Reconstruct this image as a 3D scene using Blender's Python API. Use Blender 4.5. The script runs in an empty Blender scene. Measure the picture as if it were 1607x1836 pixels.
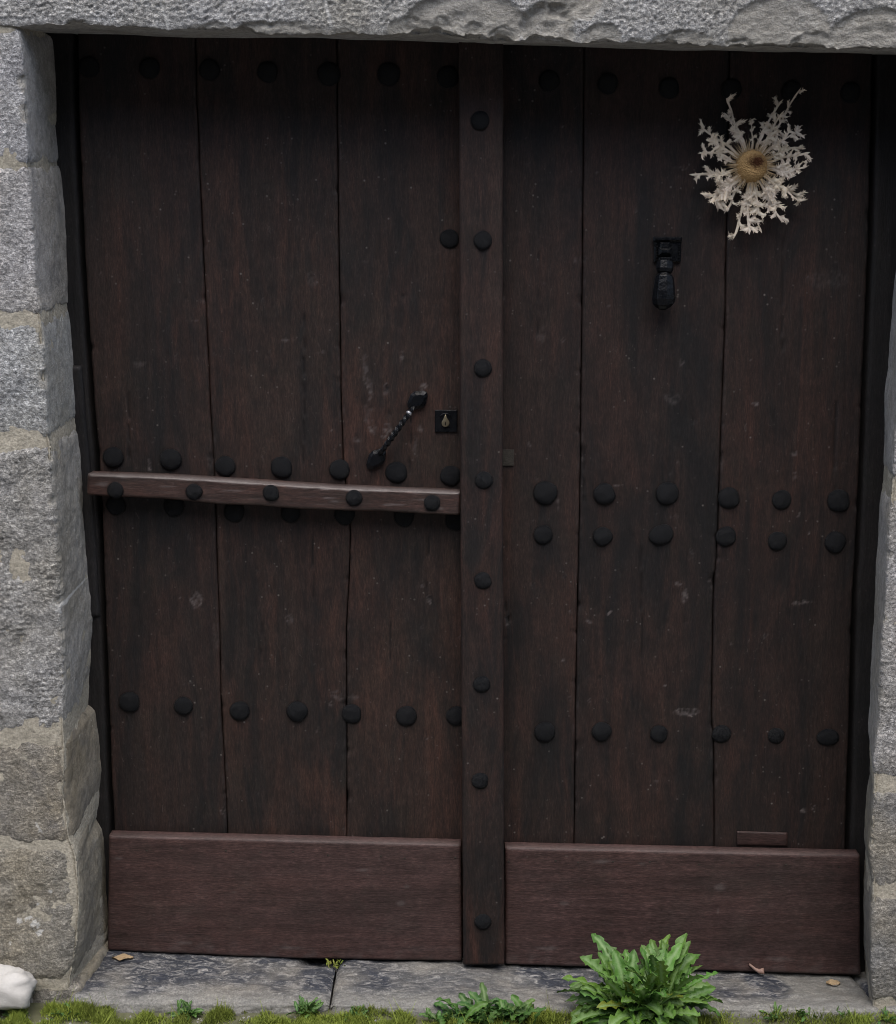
import bpy, math, random
import numpy as np
from mathutils import Vector, Matrix
random.seed(7); RS = np.random.RandomState(11)
scene = bpy.context.scene
# ------------------------------------------------------------------ camera, sky, sun, exposure
F = 2260.0; PITCH = math.radians(10.0); CAM = np.array([0.0, -2.8, 1.67])
cd = bpy.data.cameras.new('camera'); cam = bpy.data.objects.new('camera', cd)
scene.collection.objects.link(cam); scene.camera = cam
cam.location = CAM; cam.rotation_euler = (math.radians(90) - PITCH, 0, 0)
cd.sensor_fit = 'HORIZONTAL'; cd.sensor_width = 36.0; cd.lens = 36.0 * F / 1607.0
cd.clip_start = 0.05; cd.clip_end = 500
SUN_EL, SUN_AZ = 68.0, 0.0       # azimuth measured from straight in front of the wall, negative = left
w = bpy.data.worlds.new('World'); scene.world = w; w.use_nodes = True
nt = w.node_tree; nt.nodes.clear()
sk = nt.nodes.new('ShaderNodeTexSky'); sk.sky_type = 'NISHITA'; sk.sun_disc = False
sk.sun_elevation = math.radians(SUN_EL); sk.sun_rotation = math.radians(180 - SUN_AZ)
sk.air_density = 1.0; sk.dust_density = 3.0; sk.ozone_density = 0.6
bg = nt.nodes.new('ShaderNodeBackground'); bg.inputs[1].default_value = 0.15
wo = nt.nodes.new('ShaderNodeOutputWorld')
nt.links.new(sk.outputs[0], bg.inputs[0]); nt.links.new(bg.outputs[0], wo.inputs[0])
sl = bpy.data.lights.new('sun', 'SUN'); sl.energy = 1.45; sl.angle = math.radians(60); sl.color = (1, 0.97, 0.93)
so = bpy.data.objects.new('sun', sl); scene.collection.objects.link(so)
a, e = math.radians(SUN_AZ), math.radians(SUN_EL)
sd = Vector((math.sin(a) * math.cos(e), -math.cos(a) * math.cos(e), math.sin(e)))
so.rotation_euler = sd.to_track_quat('Z', 'Y').to_euler(); so.location = (0, -3, 6)
vs = scene.view_settings; vs.view_transform = 'Standard'; vs.look = 'None'; vs.gamma = 1; vs.exposure = 0.95
try: vs.use_curve_mapping = False
except Exception: pass
try: scene.cycles.filter_width = 1.0
except Exception: pass

# ------------------------------------------------------------------ picking points of the place
def at(px, py, Y):
    px = np.asarray(px, float); py = np.asarray(py, float)
    cx = (px - 803.5) / F; cy = (918.0 - py) / F
    dx = cx; dy = math.cos(PITCH) + cy * math.sin(PITCH); dz = -math.sin(PITCH) + cy * math.cos(PITCH)
    t = (Y - CAM[1]) / dy
    return CAM[0] + t * dx, Y + 0 * t, CAM[2] + t * dz
def atz(px, py, Z):
    cx = (px - 803.5) / F; cy = (918.0 - py) / F
    dy = math.cos(PITCH) + cy * math.sin(PITCH); dz = -math.sin(PITCH) + cy * math.cos(PITCH)
    t = (Z - CAM[2]) / dz
    return np.array([CAM[0] + t * cx, CAM[1] + t * dy, Z])
def P(px, py, Y): return np.array([float(c) for c in at(px, py, Y)])
def S(Y, py=900): # metres per pixel on plane Y
    return float(at(1001, py, Y)[0] - at(1000, py, Y)[0])
class Line:        # x as a function of z along a traced edge on plane Y
    def __init__(s, pts, Y):
        q = sorted([tuple(P(x, y, Y)) for x, y in pts], key=lambda p: p[2])
        s.z = np.array([p[2] for p in q]); s.x = np.array([p[0] for p in q])
    def __call__(s, z):
        z = np.asarray(z, float); r = np.interp(z, s.z, s.x)
        if len(s.z) > 1:
            k1 = (s.x[-1] - s.x[0]) / (s.z[-1] - s.z[0]) * 0.5
            r = r + np.where(z > s.z[-1], (z - s.z[-1]) * k1, 0) + np.where(z < s.z[0], (z - s.z[0]) * k1, 0)
        return r
class HLine:       # z as a function of x
    def __init__(s, pts, Y):
        q = sorted([tuple(P(x, y, Y)) for x, y in pts])
        s.x = np.array([p[0] for p in q]); s.z = np.array([p[2] for p in q])
    def __call__(s, x): return np.interp(x, s.x, s.z)

# ------------------------------------------------------------------ numpy gradient noise
_perm = np.arange(256); RS.shuffle(_perm); _perm = np.concatenate([_perm, _perm, _perm])
_g = RS.normal(size=(256, 3)); _g /= np.linalg.norm(_g, axis=1)[:, None]
def pn(x, y, z):
    x, y, z = np.broadcast_arrays(np.asarray(x, float), np.asarray(y, float), np.asarray(z, float))
    xi = np.floor(x).astype(int); yi = np.floor(y).astype(int); zi = np.floor(z).astype(int)
    xf, yf, zf = x - xi, y - yi, z - zi
    u, v, t = [q * q * q * (q * (q * 6 - 15) + 10) for q in (xf, yf, zf)]
    r = 0
    for a in (0, 1):
        for b in (0, 1):
            for c in (0, 1):
                h = _perm[_perm[_perm[(xi + a) & 255] + ((yi + b) & 255)] + ((zi + c) & 255)] & 255
                g = _g[h]
                d = g[..., 0] * (xf - a) + g[..., 1] * (yf - b) + g[..., 2] * (zf - c)
                r = r + d * (u if a else 1 - u) * (v if b else 1 - v) * (t if c else 1 - t)
    return r * 1.4
def fbm(x, y, z, f, o=4, k=0.5):
    r = 0; A = 1
    for i in range(o):
        r = r + A * pn(x * f + 7.3 * i, y * f + 3.1 * i, z * f + 1.7 * i); f *= 2; A *= k
    return r
def ss(a, b, x):
    t = np.clip((x - a) / (b - a), 0, 1); return t * t * (3 - 2 * t)

# ------------------------------------------------------------------ object helpers
C = scene.collection
def empty(name, loc, label=None, cat=None, group=None, kind=None):
    o = bpy.data.objects.new(name, None); C.objects.link(o); o.location = [float(v) for v in loc]; o.empty_display_size = 0.05
    tag(o, label, cat, group, kind); return o
def tag(o, label=None, cat=None, group=None, kind=None):
    if label: o['label'] = label
    if cat: o['category'] = cat
    if group: o['group'] = group
    if kind: o['kind'] = kind
def root_off(p):
    v = Vector((0, 0, 0))
    while p is not None: v += p.location; p = p.parent
    return v
def mesh_np(name, V, Fc, smooth=True):
    V = np.asarray(V, float)
    me = bpy.data.meshes.new(name)
    if isinstance(Fc, np.ndarray):
        n = Fc.shape[1]
        me.vertices.add(len(V)); me.vertices.foreach_set('co', V.astype(np.float32).ravel())
        me.loops.add(Fc.size); me.loops.foreach_set('vertex_index', Fc.astype(np.int32).ravel())
        me.polygons.add(len(Fc)); me.polygons.foreach_set('loop_start', np.arange(0, Fc.size, n, dtype=np.int32))
        me.update(calc_edges=True); me.validate()
    else:
        me.from_pydata([tuple(v) for v in V], [], [tuple(f) for f in Fc]); me.update()
    me.polygons.foreach_set('use_smooth', [smooth] * len(me.polygons))
    return me
def obj(name, V, Fc, mat, parent=None, smooth=True, attrs=None, color=None):
    V = np.asarray(V, float)
    if parent is not None: V = V - np.array(root_off(parent))
    me = mesh_np(name, V, Fc, smooth); me.materials.append(mat)
    for k, a in (attrs or {}).items():
        at_ = me.attributes.new(k, 'FLOAT', 'POINT'); at_.data.foreach_set('value', np.asarray(a, np.float32).ravel())
    o = bpy.data.objects.new(name, me); C.objects.link(o)
    if parent is not None: o.parent = parent
    o.color = (color or (1, 1, 1)) + (1,) if color is None or len(color) == 3 else color
    return o
def grid_faces(nr, nc, closed=False, flip=False):
    i = np.arange(nr - 1)[:, None]; j = np.arange(nc if closed else nc - 1)[None, :]
    a = i * nc + j; b = i * nc + (j + 1) % nc; c = (i + 1) * nc + (j + 1) % nc; d = (i + 1) * nc + j
    f = np.stack([a, b, c, d], -1).reshape(-1, 4)
    return f[:, ::-1] if flip else f
def merge(parts):
    V = []; Fc = []; n = 0
    for v, f in parts:
        v = np.asarray(v, float); V.append(v); Fc += [tuple(int(k) + n for k in q) for q in f]; n += len(v)
    return np.concatenate(V), Fc
def box(x0, x1, y0, y1, z0, z1, b=0.0):
    """bevelled box, 8-gon-free: three nested rings"""
    if b <= 0:
        V = [(x, y, z) for x in (x0, x1) for y in (y0, y1) for z in (z0, z1)]
        return V, [(0, 1, 3, 2), (4, 6, 7, 5), (0, 4, 5, 1), (2, 3, 7, 6), (0, 2, 6, 4), (1, 5, 7, 3)]
    V = []
    for y, q in ((y0, b), (y0 + b, 0), (y1, 0)):
        V += [(x0 + q, y, z0 + q), (x1 - q, y, z0 + q), (x1 - q, y, z1 - q), (x0 + q, y, z1 - q)]
    Fc = [(0, 1, 2, 3)]
    for r in (0, 4):
        for k in range(4): Fc.append((r + k, r + 4 + k, r + 4 + (k + 1) % 4, r + (k + 1) % 4))
    Fc.append((11, 10, 9, 8)); return V, Fc
def tube(pts, rads, n=8, squash=None, twist=0.0, square=False):
    pts = [Vector([float(c) for c in p]) for p in pts]; V = []; Fc = []
    up = Vector((0.13, -1, 0.21)).normalized()
    for i, p in enumerate(pts):
        d = (pts[min(i + 1, len(pts) - 1)] - pts[max(i - 1, 0)]).normalized()
        s = d.cross(up).normalized(); u = s.cross(d)
        for k in range(n):
            a = 2 * math.pi * k / n + twist * i
            r = rads[i] if not square else rads[i] / max(abs(math.cos((a - twist * i) % (math.pi / 2) - math.pi / 4)), 0.7)
            V.append(p + (s * math.cos(a) + u * math.sin(a) * (squash or 1)) * r)
    for i in range(len(pts) - 1):
        for k in range(n): Fc.append((i * n + k, i * n + (k + 1) % n, (i + 1) * n + (k + 1) % n, (i + 1) * n + k))
    Fc.append(tuple(reversed(range(n)))); Fc.append(tuple(range((len(pts) - 1) * n, len(pts) * n)))
    return [tuple(v) for v in V], Fc

# ------------------------------------------------------------------ materials
class NM:
    def __init__(s, name, rough=0.8, spec=0.3):
        s.m = bpy.data.materials.new(name); s.m.use_nodes = True; s.t = s.m.node_tree; s.n = s.t.nodes
        s.b = s.n['Principled BSDF']; s.b.inputs['Roughness'].default_value = rough
        s.b.inputs['Specular IOR Level'].default_value = spec
        s.tc = s.n.new('ShaderNodeTexCoord'); s.oi = s.n.new('ShaderNodeObjectInfo')
        # per object offset so that no two pieces carry the same pattern
        s.off = s.n.new('ShaderNodeVectorMath'); s.off.operation = 'MULTIPLY_ADD'
        s.off.inputs[1].default_value = (1, 1, 1)
        cmb = s.n.new('ShaderNodeCombineXYZ'); mu = s.math('MULTIPLY', s.oi.outputs['Random'], 37.0)
        for k in range(3): s.l(mu, cmb.inputs[k])
        s.l(s.tc.outputs['Object'], s.off.inputs[0]); s.l(cmb.outputs[0], s.off.inputs[2])
        s.co = s.off.outputs[0]
    def l(s, a, b): s.t.links.new(a, b)
    def math(s, op, a, b=None, clamp=False):
        m = s.n.new('ShaderNodeMath'); m.operation = op; m.use_clamp = clamp
        for k, v in enumerate((a, b)):
            if v is None: continue
            if isinstance(v, (int, float)): m.inputs[k].default_value = v
            else: s.l(v, m.inputs[k])
        return m.outputs[0]
    def scaled(s, sx, sy, sz):
        m = s.n.new('ShaderNodeMapping'); s.l(s.co, m.inputs[0]); m.inputs['Scale'].default_value = (sx, sy, sz); return m.outputs[0]
    def noise(s, sc, det=4, rough=0.55, co=None, dist=0.0):
        x = s.n.new('ShaderNodeTexNoise'); s.l(co or s.co, x.inputs['Vector'])
        x.inputs['Scale'].default_value = sc; x.inputs['Detail'].default_value = det; x.inputs['Roughness'].default_value = rough
        x.inputs['Distortion'].default_value = dist; return x.outputs[0]
    def voro(s, sc, co=None, feat='F1', out=0):
        x = s.n.new('ShaderNodeTexVoronoi'); x.feature = feat; s.l(co or s.co, x.inputs['Vector']); x.inputs['Scale'].default_value = sc
        return x.outputs[out]
    def ramp(s, f, stops):
        r = s.n.new('ShaderNodeValToRGB'); s.l(f, r.inputs[0]); el = r.color_ramp.elements
        while len(el) < len(stops): el.new(0.5)
        for e_, (p, c) in zip(el, stops):
            e_.position = p; e_.color = (c, c, c, 1) if isinstance(c, (int, float)) else tuple(c) + (1,)
        return r.outputs[0]
    def mix(s, f, a, b, mode='MIX'):
        m = s.n.new('ShaderNodeMix'); m.data_type = 'RGBA'; m.blend_type = mode
        if isinstance(f, (int, float)): m.inputs[0].default_value = f
        else: s.l(f, m.inputs[0])
        for k, v in ((6, a), (7, b)):
            if isinstance(v, tuple): m.inputs[k].default_value = v + (1,)
            else: s.l(v, m.inputs[k])
        return m.outputs[2]
    def attr(s, name):
        a = s.n.new('ShaderNodeAttribute'); a.attribute_name = name; return a.outputs['Fac']
    def bump(s, h, st, dist=0.002, prev=None):
        b = s.n.new('ShaderNodeBump'); b.inputs['Strength'].default_value = st; b.inputs['Distance'].default_value = dist
        s.l(h, b.inputs['Height'])
        if prev is not None: s.l(prev, b.inputs['Normal'])
        return b.outputs[0]
    def done(s, col, nrm=None, rough=None):
        if isinstance(col, tuple): s.b.inputs['Base Color'].default_value = col + (1,)
        else: s.l(col, s.b.inputs['Base Color'])
        if nrm is not None: s.l(nrm, s.b.inputs['Normal'])
        if rough is not None: s.l(rough, s.b.inputs['Roughness'])
        return s.m

def stone_mat(name, base, tan, hammer=1.0):
    k = NM(name, 0.85, 0.25)
    big = k.ramp(k.noise(5, 5, 0.6), [(0.35, 0.0), (0.68, 1.0)])
    c = k.mix(big, base, tan)
    c = k.mix(1.0, c, k.oi.outputs['Color'], 'MULTIPLY')
    mott = k.ramp(k.noise(38, 6, 0.7), [(0.28, 0.62), (0.5, 1.0), (0.75, 1.3)])
    c = k.mix(1.0, c, mott, 'MULTIPLY')
    el = k.scaled(0.95, 1, 1.15); sm = k.attr('dressed')
    c_in = c
    grain_shade = k.ramp(k.noise(130, 5, 0.72, el, 0.3), [(0.30, 0.36), (0.42, 0.68), (0.51, 1.0), (0.58, 1.45), (0.66, 1.95)])  # stone grain plus relief shading painted into the colour, on the bump's noise
    c = k.mix(k.ramp(k.noise(7, 4), [(0.35, 0.55), (0.6, 1.0)]), c, grain_shade, 'MULTIPLY') if hammer >= 1 else k.mix(0.65, c, grain_shade, 'MULTIPLY')
    c = k.mix(0.8, c, k.ramp(k.noise(420, 2, 0.6), [(0.3, 0.6), (0.5, 1.0), (0.7, 1.5)]), 'MULTIPLY')
    c = k.mix(k.math('MULTIPLY', sm, 0.72), c, k.mix(1.0, c_in, (0.83, 0.81, 0.755), 'MULTIPLY'))
    # soot and damp blotches, lichen flecks
    c = k.mix(k.ramp(k.noise(11, 6, 0.65, dist=0.6), [(0.55, 0.0), (0.72, 0.4)]), c, (0.09, 0.092, 0.105))
    c = k.mix(k.ramp(k.noise(16, 7, 0.75), [(0.62, 0.0), (0.7, 0.55)]), c, (0.36, 0.34, 0.27))
    fl = k.ramp(k.voro(55), [(0.05, 1.0), (0.13, 0.0)])
    c = k.mix(k.math('MULTIPLY', fl, k.ramp(k.noise(9, 3), [(0.55, 0.0), (0.66, 0.8)])), c, (0.56, 0.55, 0.5))
    sc = k.attr('scar')
    c = k.mix(k.math('MULTIPLY', sc, 0.75), c, k.mix(k.noise(45, 6, 0.75), (0.20, 0.19, 0.16), (0.46, 0.435, 0.38)))
    c = k.mix(k.attr('white'), c, (0.6, 0.6, 0.58))
    hb = k.math('MULTIPLY', k.noise(130, 5, 0.72, el, 0.3), k.math('SUBTRACT', 1.0, k.math('MULTIPLY', sm, 0.7)))
    n = k.bump(hb, 1.0 * hammer, 0.010)
    n = k.bump(k.noise(420, 3, 0.6), 0.5, 0.0012, n)
    return k.done(c, n)
M_stone = stone_mat('grey_hammered_stone', (0.415, 0.412, 0.405), (0.33, 0.318, 0.285))
M_low = stone_mat('tan_weathered_stone', (0.25, 0.228, 0.185), (0.20, 0.198, 0.192), 0.8)
def mortar_mat():
    k = NM('lime_mortar', 0.95, 0.1)
    c = k.mix(k.noise(14, 6, 0.7), (0.26, 0.24, 0.19), (0.50, 0.465, 0.385))
    c = k.mix(1.0, c, k.ramp(k.noise(160, 4, 0.7), [(0.3, 0.6), (0.7, 1.25)]), 'MULTIPLY')
    return k.done(c, k.bump(k.noise(150, 5, 0.7), 0.8, 0.004))
M_mortar = mortar_mat()
def sill_mat():
    k = NM('slate_threshold', 0.62, 0.4)
    co = k.scaled(11, 26, 30)
    v = k.noise(2.3, 9, 0.72, co, 1.2)
    c = k.mix(k.ramp(v, [(0.49, 0.0), (0.63, 1.0)]), (0.026, 0.030, 0.040), (0.25, 0.245, 0.235))
    c = k.mix(k.ramp(k.noise(5.0, 4), [(0.5, 0.0), (0.68, 0.8)]), c, (0.22, 0.205, 0.175))
    c = k.mix(k.math('MULTIPLY', k.attr('pale'), 0.8), c, k.mix(k.noise(60, 5, 0.7), (0.10, 0.10, 0.092), (0.27, 0.262, 0.235)))
    c = k.mix(1.0, c, k.ramp(k.noise(210, 4, 0.7), [(0.3, 0.6), (0.5, 1.0), (0.72, 1.5)]), 'MULTIPLY')
    c = k.mix(k.ramp(k.noise(75, 5, 0.8), [(0.66, 0.0), (0.72, 0.6)]), c, (0.45, 0.45, 0.45))
    n = k.bump(v, 0.5, 0.006); n = k.bump(k.noise(180, 5, 0.7), 0.5, 0.003, n)
    return k.done(c, n)
M_sill = sill_mat()
def wood_mat(name, horizontal, dark, brown, red, redamt, spec=0.28, rough=0.62, specks=0.5):
    k = NM(name, rough, spec)
    gs = (5.0, 30, 45) if horizontal else (48, 30, 5.0)
    ms = (1.2, 5, 6) if horizontal else (6, 5, 1.2)
    g = k.noise(1.6, 9, 0.68, k.scaled(*gs), 0.25)
    g2 = k.noise(6.0, 5, 0.7, k.scaled(*gs), 0.1)
    m = k.noise(1.5, 7, 0.68, k.scaled(*ms), 0.8)
    c = k.mix(k.ramp(m, [(0.40, 0.0), (0.58, 1.0)]), dark, brown)
    rd = k.math('MULTIPLY', k.ramp(k.noise(1.1, 7, 0.7, k.scaled(*[q * 1.4 for q in ms]), 0.8), [(0.45, 0.0), (0.68, 1.0)]), redamt)
    c = k.mix(k.math('MULTIPLY', rd, k.ramp(g, [(0.3, 0.3), (0.65, 1.0)])), c, red)
    c = k.mix(1.0, c, k.oi.outputs['Color'], 'MULTIPLY')
    c = k.mix(1.0, c, k.ramp(g, [(0.25, 0.72), (0.5, 1.0), (0.75, 1.25)]), 'MULTIPLY')
    c = k.mix(0.9, c, k.ramp(k.noise(1.0, 5, 0.75, k.scaled(*[30 + q * 7.0 for q in (gs if not horizontal else (gs[0], gs[1], gs[2]))])), [(0.3, 0.45), (0.5, 1.0), (0.68, 1.85)]), 'MULTIPLY')
    c = k.mix(0.5, c, k.ramp(k.noise(26, 6, 0.7), [(0.3, 0.6), (0.5, 1.0), (0.7, 1.5)]), 'MULTIPLY')
    c = k.mix(k.ramp(k.noise(9, 5, 0.7), [(0.5, 0.0), (0.7, 0.5)]), c, k.mix(1.0, c, (0.78, 1.02, 0.98), 'MULTIPLY'))
    # pale chips and dust specks, gathered in places
    sp = k.math('MULTIPLY', k.ramp(k.voro(48), [(0.05, 1.0), (0.16, 0.0)]), k.ramp(k.noise(13, 5, 0.7), [(0.50, 0.0), (0.62, 1.0)]))
    c = k.mix(k.math('MULTIPLY', sp, specks), c, (0.12, 0.108, 0.098))
    sp2 = k.ramp(k.noise(95, 6, 0.85), [(0.66, 0.0), (0.73, 1.0)])
    c = k.mix(k.math('MULTIPLY', sp2, specks * 0.7), c, (0.085, 0.075, 0.068))
    scf = k.math('MULTIPLY', k.ramp(k.noise(1.0, 7, 0.8, k.scaled(*[22 + q * 1.2 for q in gs]), 1.5), [(0.60, 0.0), (0.68, 1.0)]), k.ramp(k.noise(3.2, 4), [(0.48, 0.0), (0.62, 0.55)]))
    c = k.mix(scf, c, (0.085, 0.068, 0.06))
    c = k.mix(k.attr('wear_lit'), c, k.mix(k.noise(120, 4, 0.7), (0.04, 0.033, 0.03), (0.17, 0.145, 0.14)))
    c = k.mix(k.attr('hole'), c, (0.004, 0.003, 0.003))
    n = k.bump(g, 0.55, 0.003); n = k.bump(g2, 0.45, 0.0015, n); n = k.bump(k.noise(60, 5, 0.75), 0.25, 0.002, n)
    return k.done(c, n)
M_plank = wood_mat('dark_plank_wood', False, (0.0086, 0.0074, 0.0072), (0.0200, 0.0130, 0.0106), (0.046, 0.0205, 0.0142), 0.65, specks=0.85)
M_frame = wood_mat('door_frame_wood', False, (0.008, 0.0075, 0.0075), (0.012, 0.0105, 0.010), (0.018, 0.012, 0.010), 0.2, specks=0.2)
M_board = wood_mat('kick_board_wood', True, (0.036, 0.0215, 0.0195), (0.050, 0.029, 0.0265), (0.062, 0.031, 0.026), 0.6, rough=0.55, specks=0.3)
M_rail = wood_mat('rail_wood', True, (0.022, 0.0145, 0.0125), (0.037, 0.0215, 0.0175), (0.062, 0.027, 0.020), 0.8, rough=0.42, spec=0.5, specks=0.8)
def iron_mat():
    k = NM('black_iron', 0.5, 0.24)
    c = k.mix(k.noise(50, 5, 0.7), (0.002, 0.0024, 0.0032), (0.0045, 0.0052, 0.0068))
    c = k.mix(k.ramp(k.noise(30, 6, 0.8), [(0.62, 0.0), (0.72, 0.5)]), c, (0.025, 0.018, 0.015))
    n = k.bump(k.noise(45, 4, 0.6), 0.7, 0.004); n = k.bump(k.noise(150, 4, 0.7), 0.4, 0.002, n)
    return k.done(c, n, k.ramp(k.noise(60, 4), [(0.3, 0.22), (0.7, 0.42)]))
M_iron = iron_mat()
def plain(name, a, b, sc=60, rough=0.6, spec=0.4, metal=0.0, bst=0.3):
    k = NM(name, rough, spec); k.b.inputs['Metallic'].default_value = metal
    return k.done(k.mix(k.noise(sc, 5, 0.7), a, b), k.bump(k.noise(sc * 3, 4, 0.7), bst, 0.0015))
M_brass = plain('dull_brass', (0.10, 0.085, 0.05), (0.22, 0.19, 0.13), 200, 0.4, 0.5, 0.6)
M_steel = plain('worn_bright_steel', (0.25, 0.255, 0.265), (0.5, 0.5, 0.52), 200, 0.3, 0.5, 0.8)
M_black = plain('dark_inside', (0.004, 0.004, 0.004), (0.006, 0.005, 0.005), 20, 0.9, 0.1)
M_soil = plain('dirt_and_grit', (0.045, 0.055, 0.018), (0.15, 0.145, 0.10), 45, 0.95, 0.1, 0, 1.0)
M_slab = plain('pavement_stone', (0.19, 0.185, 0.175), (0.30, 0.295, 0.285), 60, 0.8, 0.3, 0, 0.8)
M_road = plain('lane_paving', (0.10, 0.097, 0.093), (0.16, 0.155, 0.148), 12, 0.85, 0.3)
M_sky_block = plain('sky_block_render', (0.10, 0.098, 0.092), (0.15, 0.145, 0.137), 6, 0.9, 0.2)  # surface of the unseen house front added to block sky
M_white = plain('smooth_white_stone', (0.30, 0.29, 0.265), (0.56, 0.55, 0.53), 22, 0.85, 0.2, 0, 0.9)
M_drop = plain('dried_white_streak', (0.6, 0.6, 0.6), (0.75, 0.75, 0.74), 100, 0.8, 0.2)
M_litter = plain('dry_leaf_litter', (0.22, 0.15, 0.08), (0.42, 0.32, 0.20), 90, 0.8, 0.2)
M_putty = plain('old_putty_patch', (0.02, 0.018, 0.015), (0.055, 0.05, 0.042), 90, 0.85, 0.2, 0, 1.0)
def leaf_mat(name, c1, c2, rib, rough=0.5):
    k = NM(name, rough, 0.35)
    c = k.mix(k.noise(28, 5, 0.65), c1, c2)
    c = k.mix(1.0, c, k.oi.outputs['Color'], 'MULTIPLY')
    c = k.mix(1.0, c, k.ramp(k.attr('rnd'), [(0.0, 0.65), (1.0, 1.4)]), 'MULTIPLY')
    c = k.mix(k.attr('rib'), c, rib)
    k.b.inputs['Subsurface Weight'].default_value = 0.0
    m = k.done(c, k.bump(k.noise(170, 4, 0.6), 0.5, 0.002))
    tr = k.n.new('ShaderNodeBsdfTranslucent'); k.l(c, tr.inputs[0])
    mx = k.n.new('ShaderNodeMixShader'); mx.inputs[0].default_value = 0.22
    out = k.n['Material Output']; k.l(k.b.outputs[0], mx.inputs[1]); k.l(tr.outputs[0], mx.inputs[2]); k.l(mx.outputs[0], out.inputs[0])
    return m
M_leaf = leaf_mat('dandelion_leaf_green', (0.042, 0.108, 0.020), (0.115, 0.215, 0.042), (0.19, 0.30, 0.12))
M_leaf2 = leaf_mat('dark_weed_green', (0.04, 0.095, 0.022), (0.075, 0.16, 0.04), (0.14, 0.22, 0.08))
M_moss = leaf_mat('moss_green', (0.10, 0.155, 0.018), (0.24, 0.27, 0.05), (0.2, 0.2, 0.1), 0.8)
M_dry = leaf_mat('dried_thistle_leaf', (0.28, 0.21, 0.135), (0.82, 0.74, 0.61), (0.84, 0.78, 0.68), 0.6)
def head_mat():
    k = NM('thistle_seed_head', 0.8, 0.2)
    c = k.mix(k.noise(200, 4, 0.7), (0.20, 0.105, 0.035), (0.62, 0.42, 0.19))
    c = k.mix(k.attr('heart'), c, (0.055, 0.018, 0.006))
    return k.done(c, k.bump(k.voro(300), 1.0, 0.003))
M_head = head_mat()
M_bract = plain('thistle_bract', (0.24, 0.15, 0.07), (0.62, 0.50, 0.32), 150, 0.7, 0.2)

# ------------------------------------------------------------------ the stone wall
YB = 0.21            # depth of the stone reveal
L_arris = [(34, 20), (36, 50), (41, 100), (47, 200), (51, 280), (55, 350), (62, 460), (67, 530), (76, 565), (80, 640), (87, 765), (93, 800),
           (97, 900), (106, 1000), (111, 1100), (117, 1200), (116, 1300), (119, 1340), (116, 1420), (126, 1500), (140, 1540), (145, 1620), (141, 1700), (128, 1760), (128, 1836)]
L_back = [(90, 20), (92, 60), (98, 150), (100, 215), (97, 232), (103, 285), (110, 345), (117, 440), (120, 540), (126, 600), (131, 680), (136, 745), (141, 790),
          (147, 860), (151, 940), (158, 1020), (164, 1090), (163, 1150), (161, 1230), (158, 1275), (170, 1292), (176, 1340), (180, 1400), (177, 1450),
          (171, 1485), (182, 1505), (188, 1560), (190, 1630), (195, 1680), (192, 1720), (190, 1800)]
R_arris = [(1668, 20), (1655, 200), (1632, 430), (1618, 600), (1612, 700), (1603, 800), (1592, 930), (1591, 1000), (1587, 1060), (1579, 1160), (1575, 1290),
           (1566, 1370), (1563, 1430), (1558, 1530), (1562, 1590), (1560, 1700), (1563, 1836)]
R_back = [(1632, 20), (1625, 200), (1608, 440), (1606, 490), (1597, 600), (1594, 660), (1588, 705), (1587, 780), (1583, 840), (1577, 905), (1575, 980), (1572, 1010), (1567, 1130),
          (1561, 1220), (1557, 1330), (1560, 1390), (1554, 1425), (1552, 1460), (1550, 1500), (1549, 1560), (1549, 1720), (1549, 1836)]
LA, LB = Line(L_arris, 0.0), Line(L_back, YB)
RA, RB = Line(R_arris, 0.0), Line(R_back, YB)
wall = empty('stone_wall', (0, 0, 0), 'grey rough dressed stone wall framing the dark wooden double door', 'stone wall')

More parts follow.
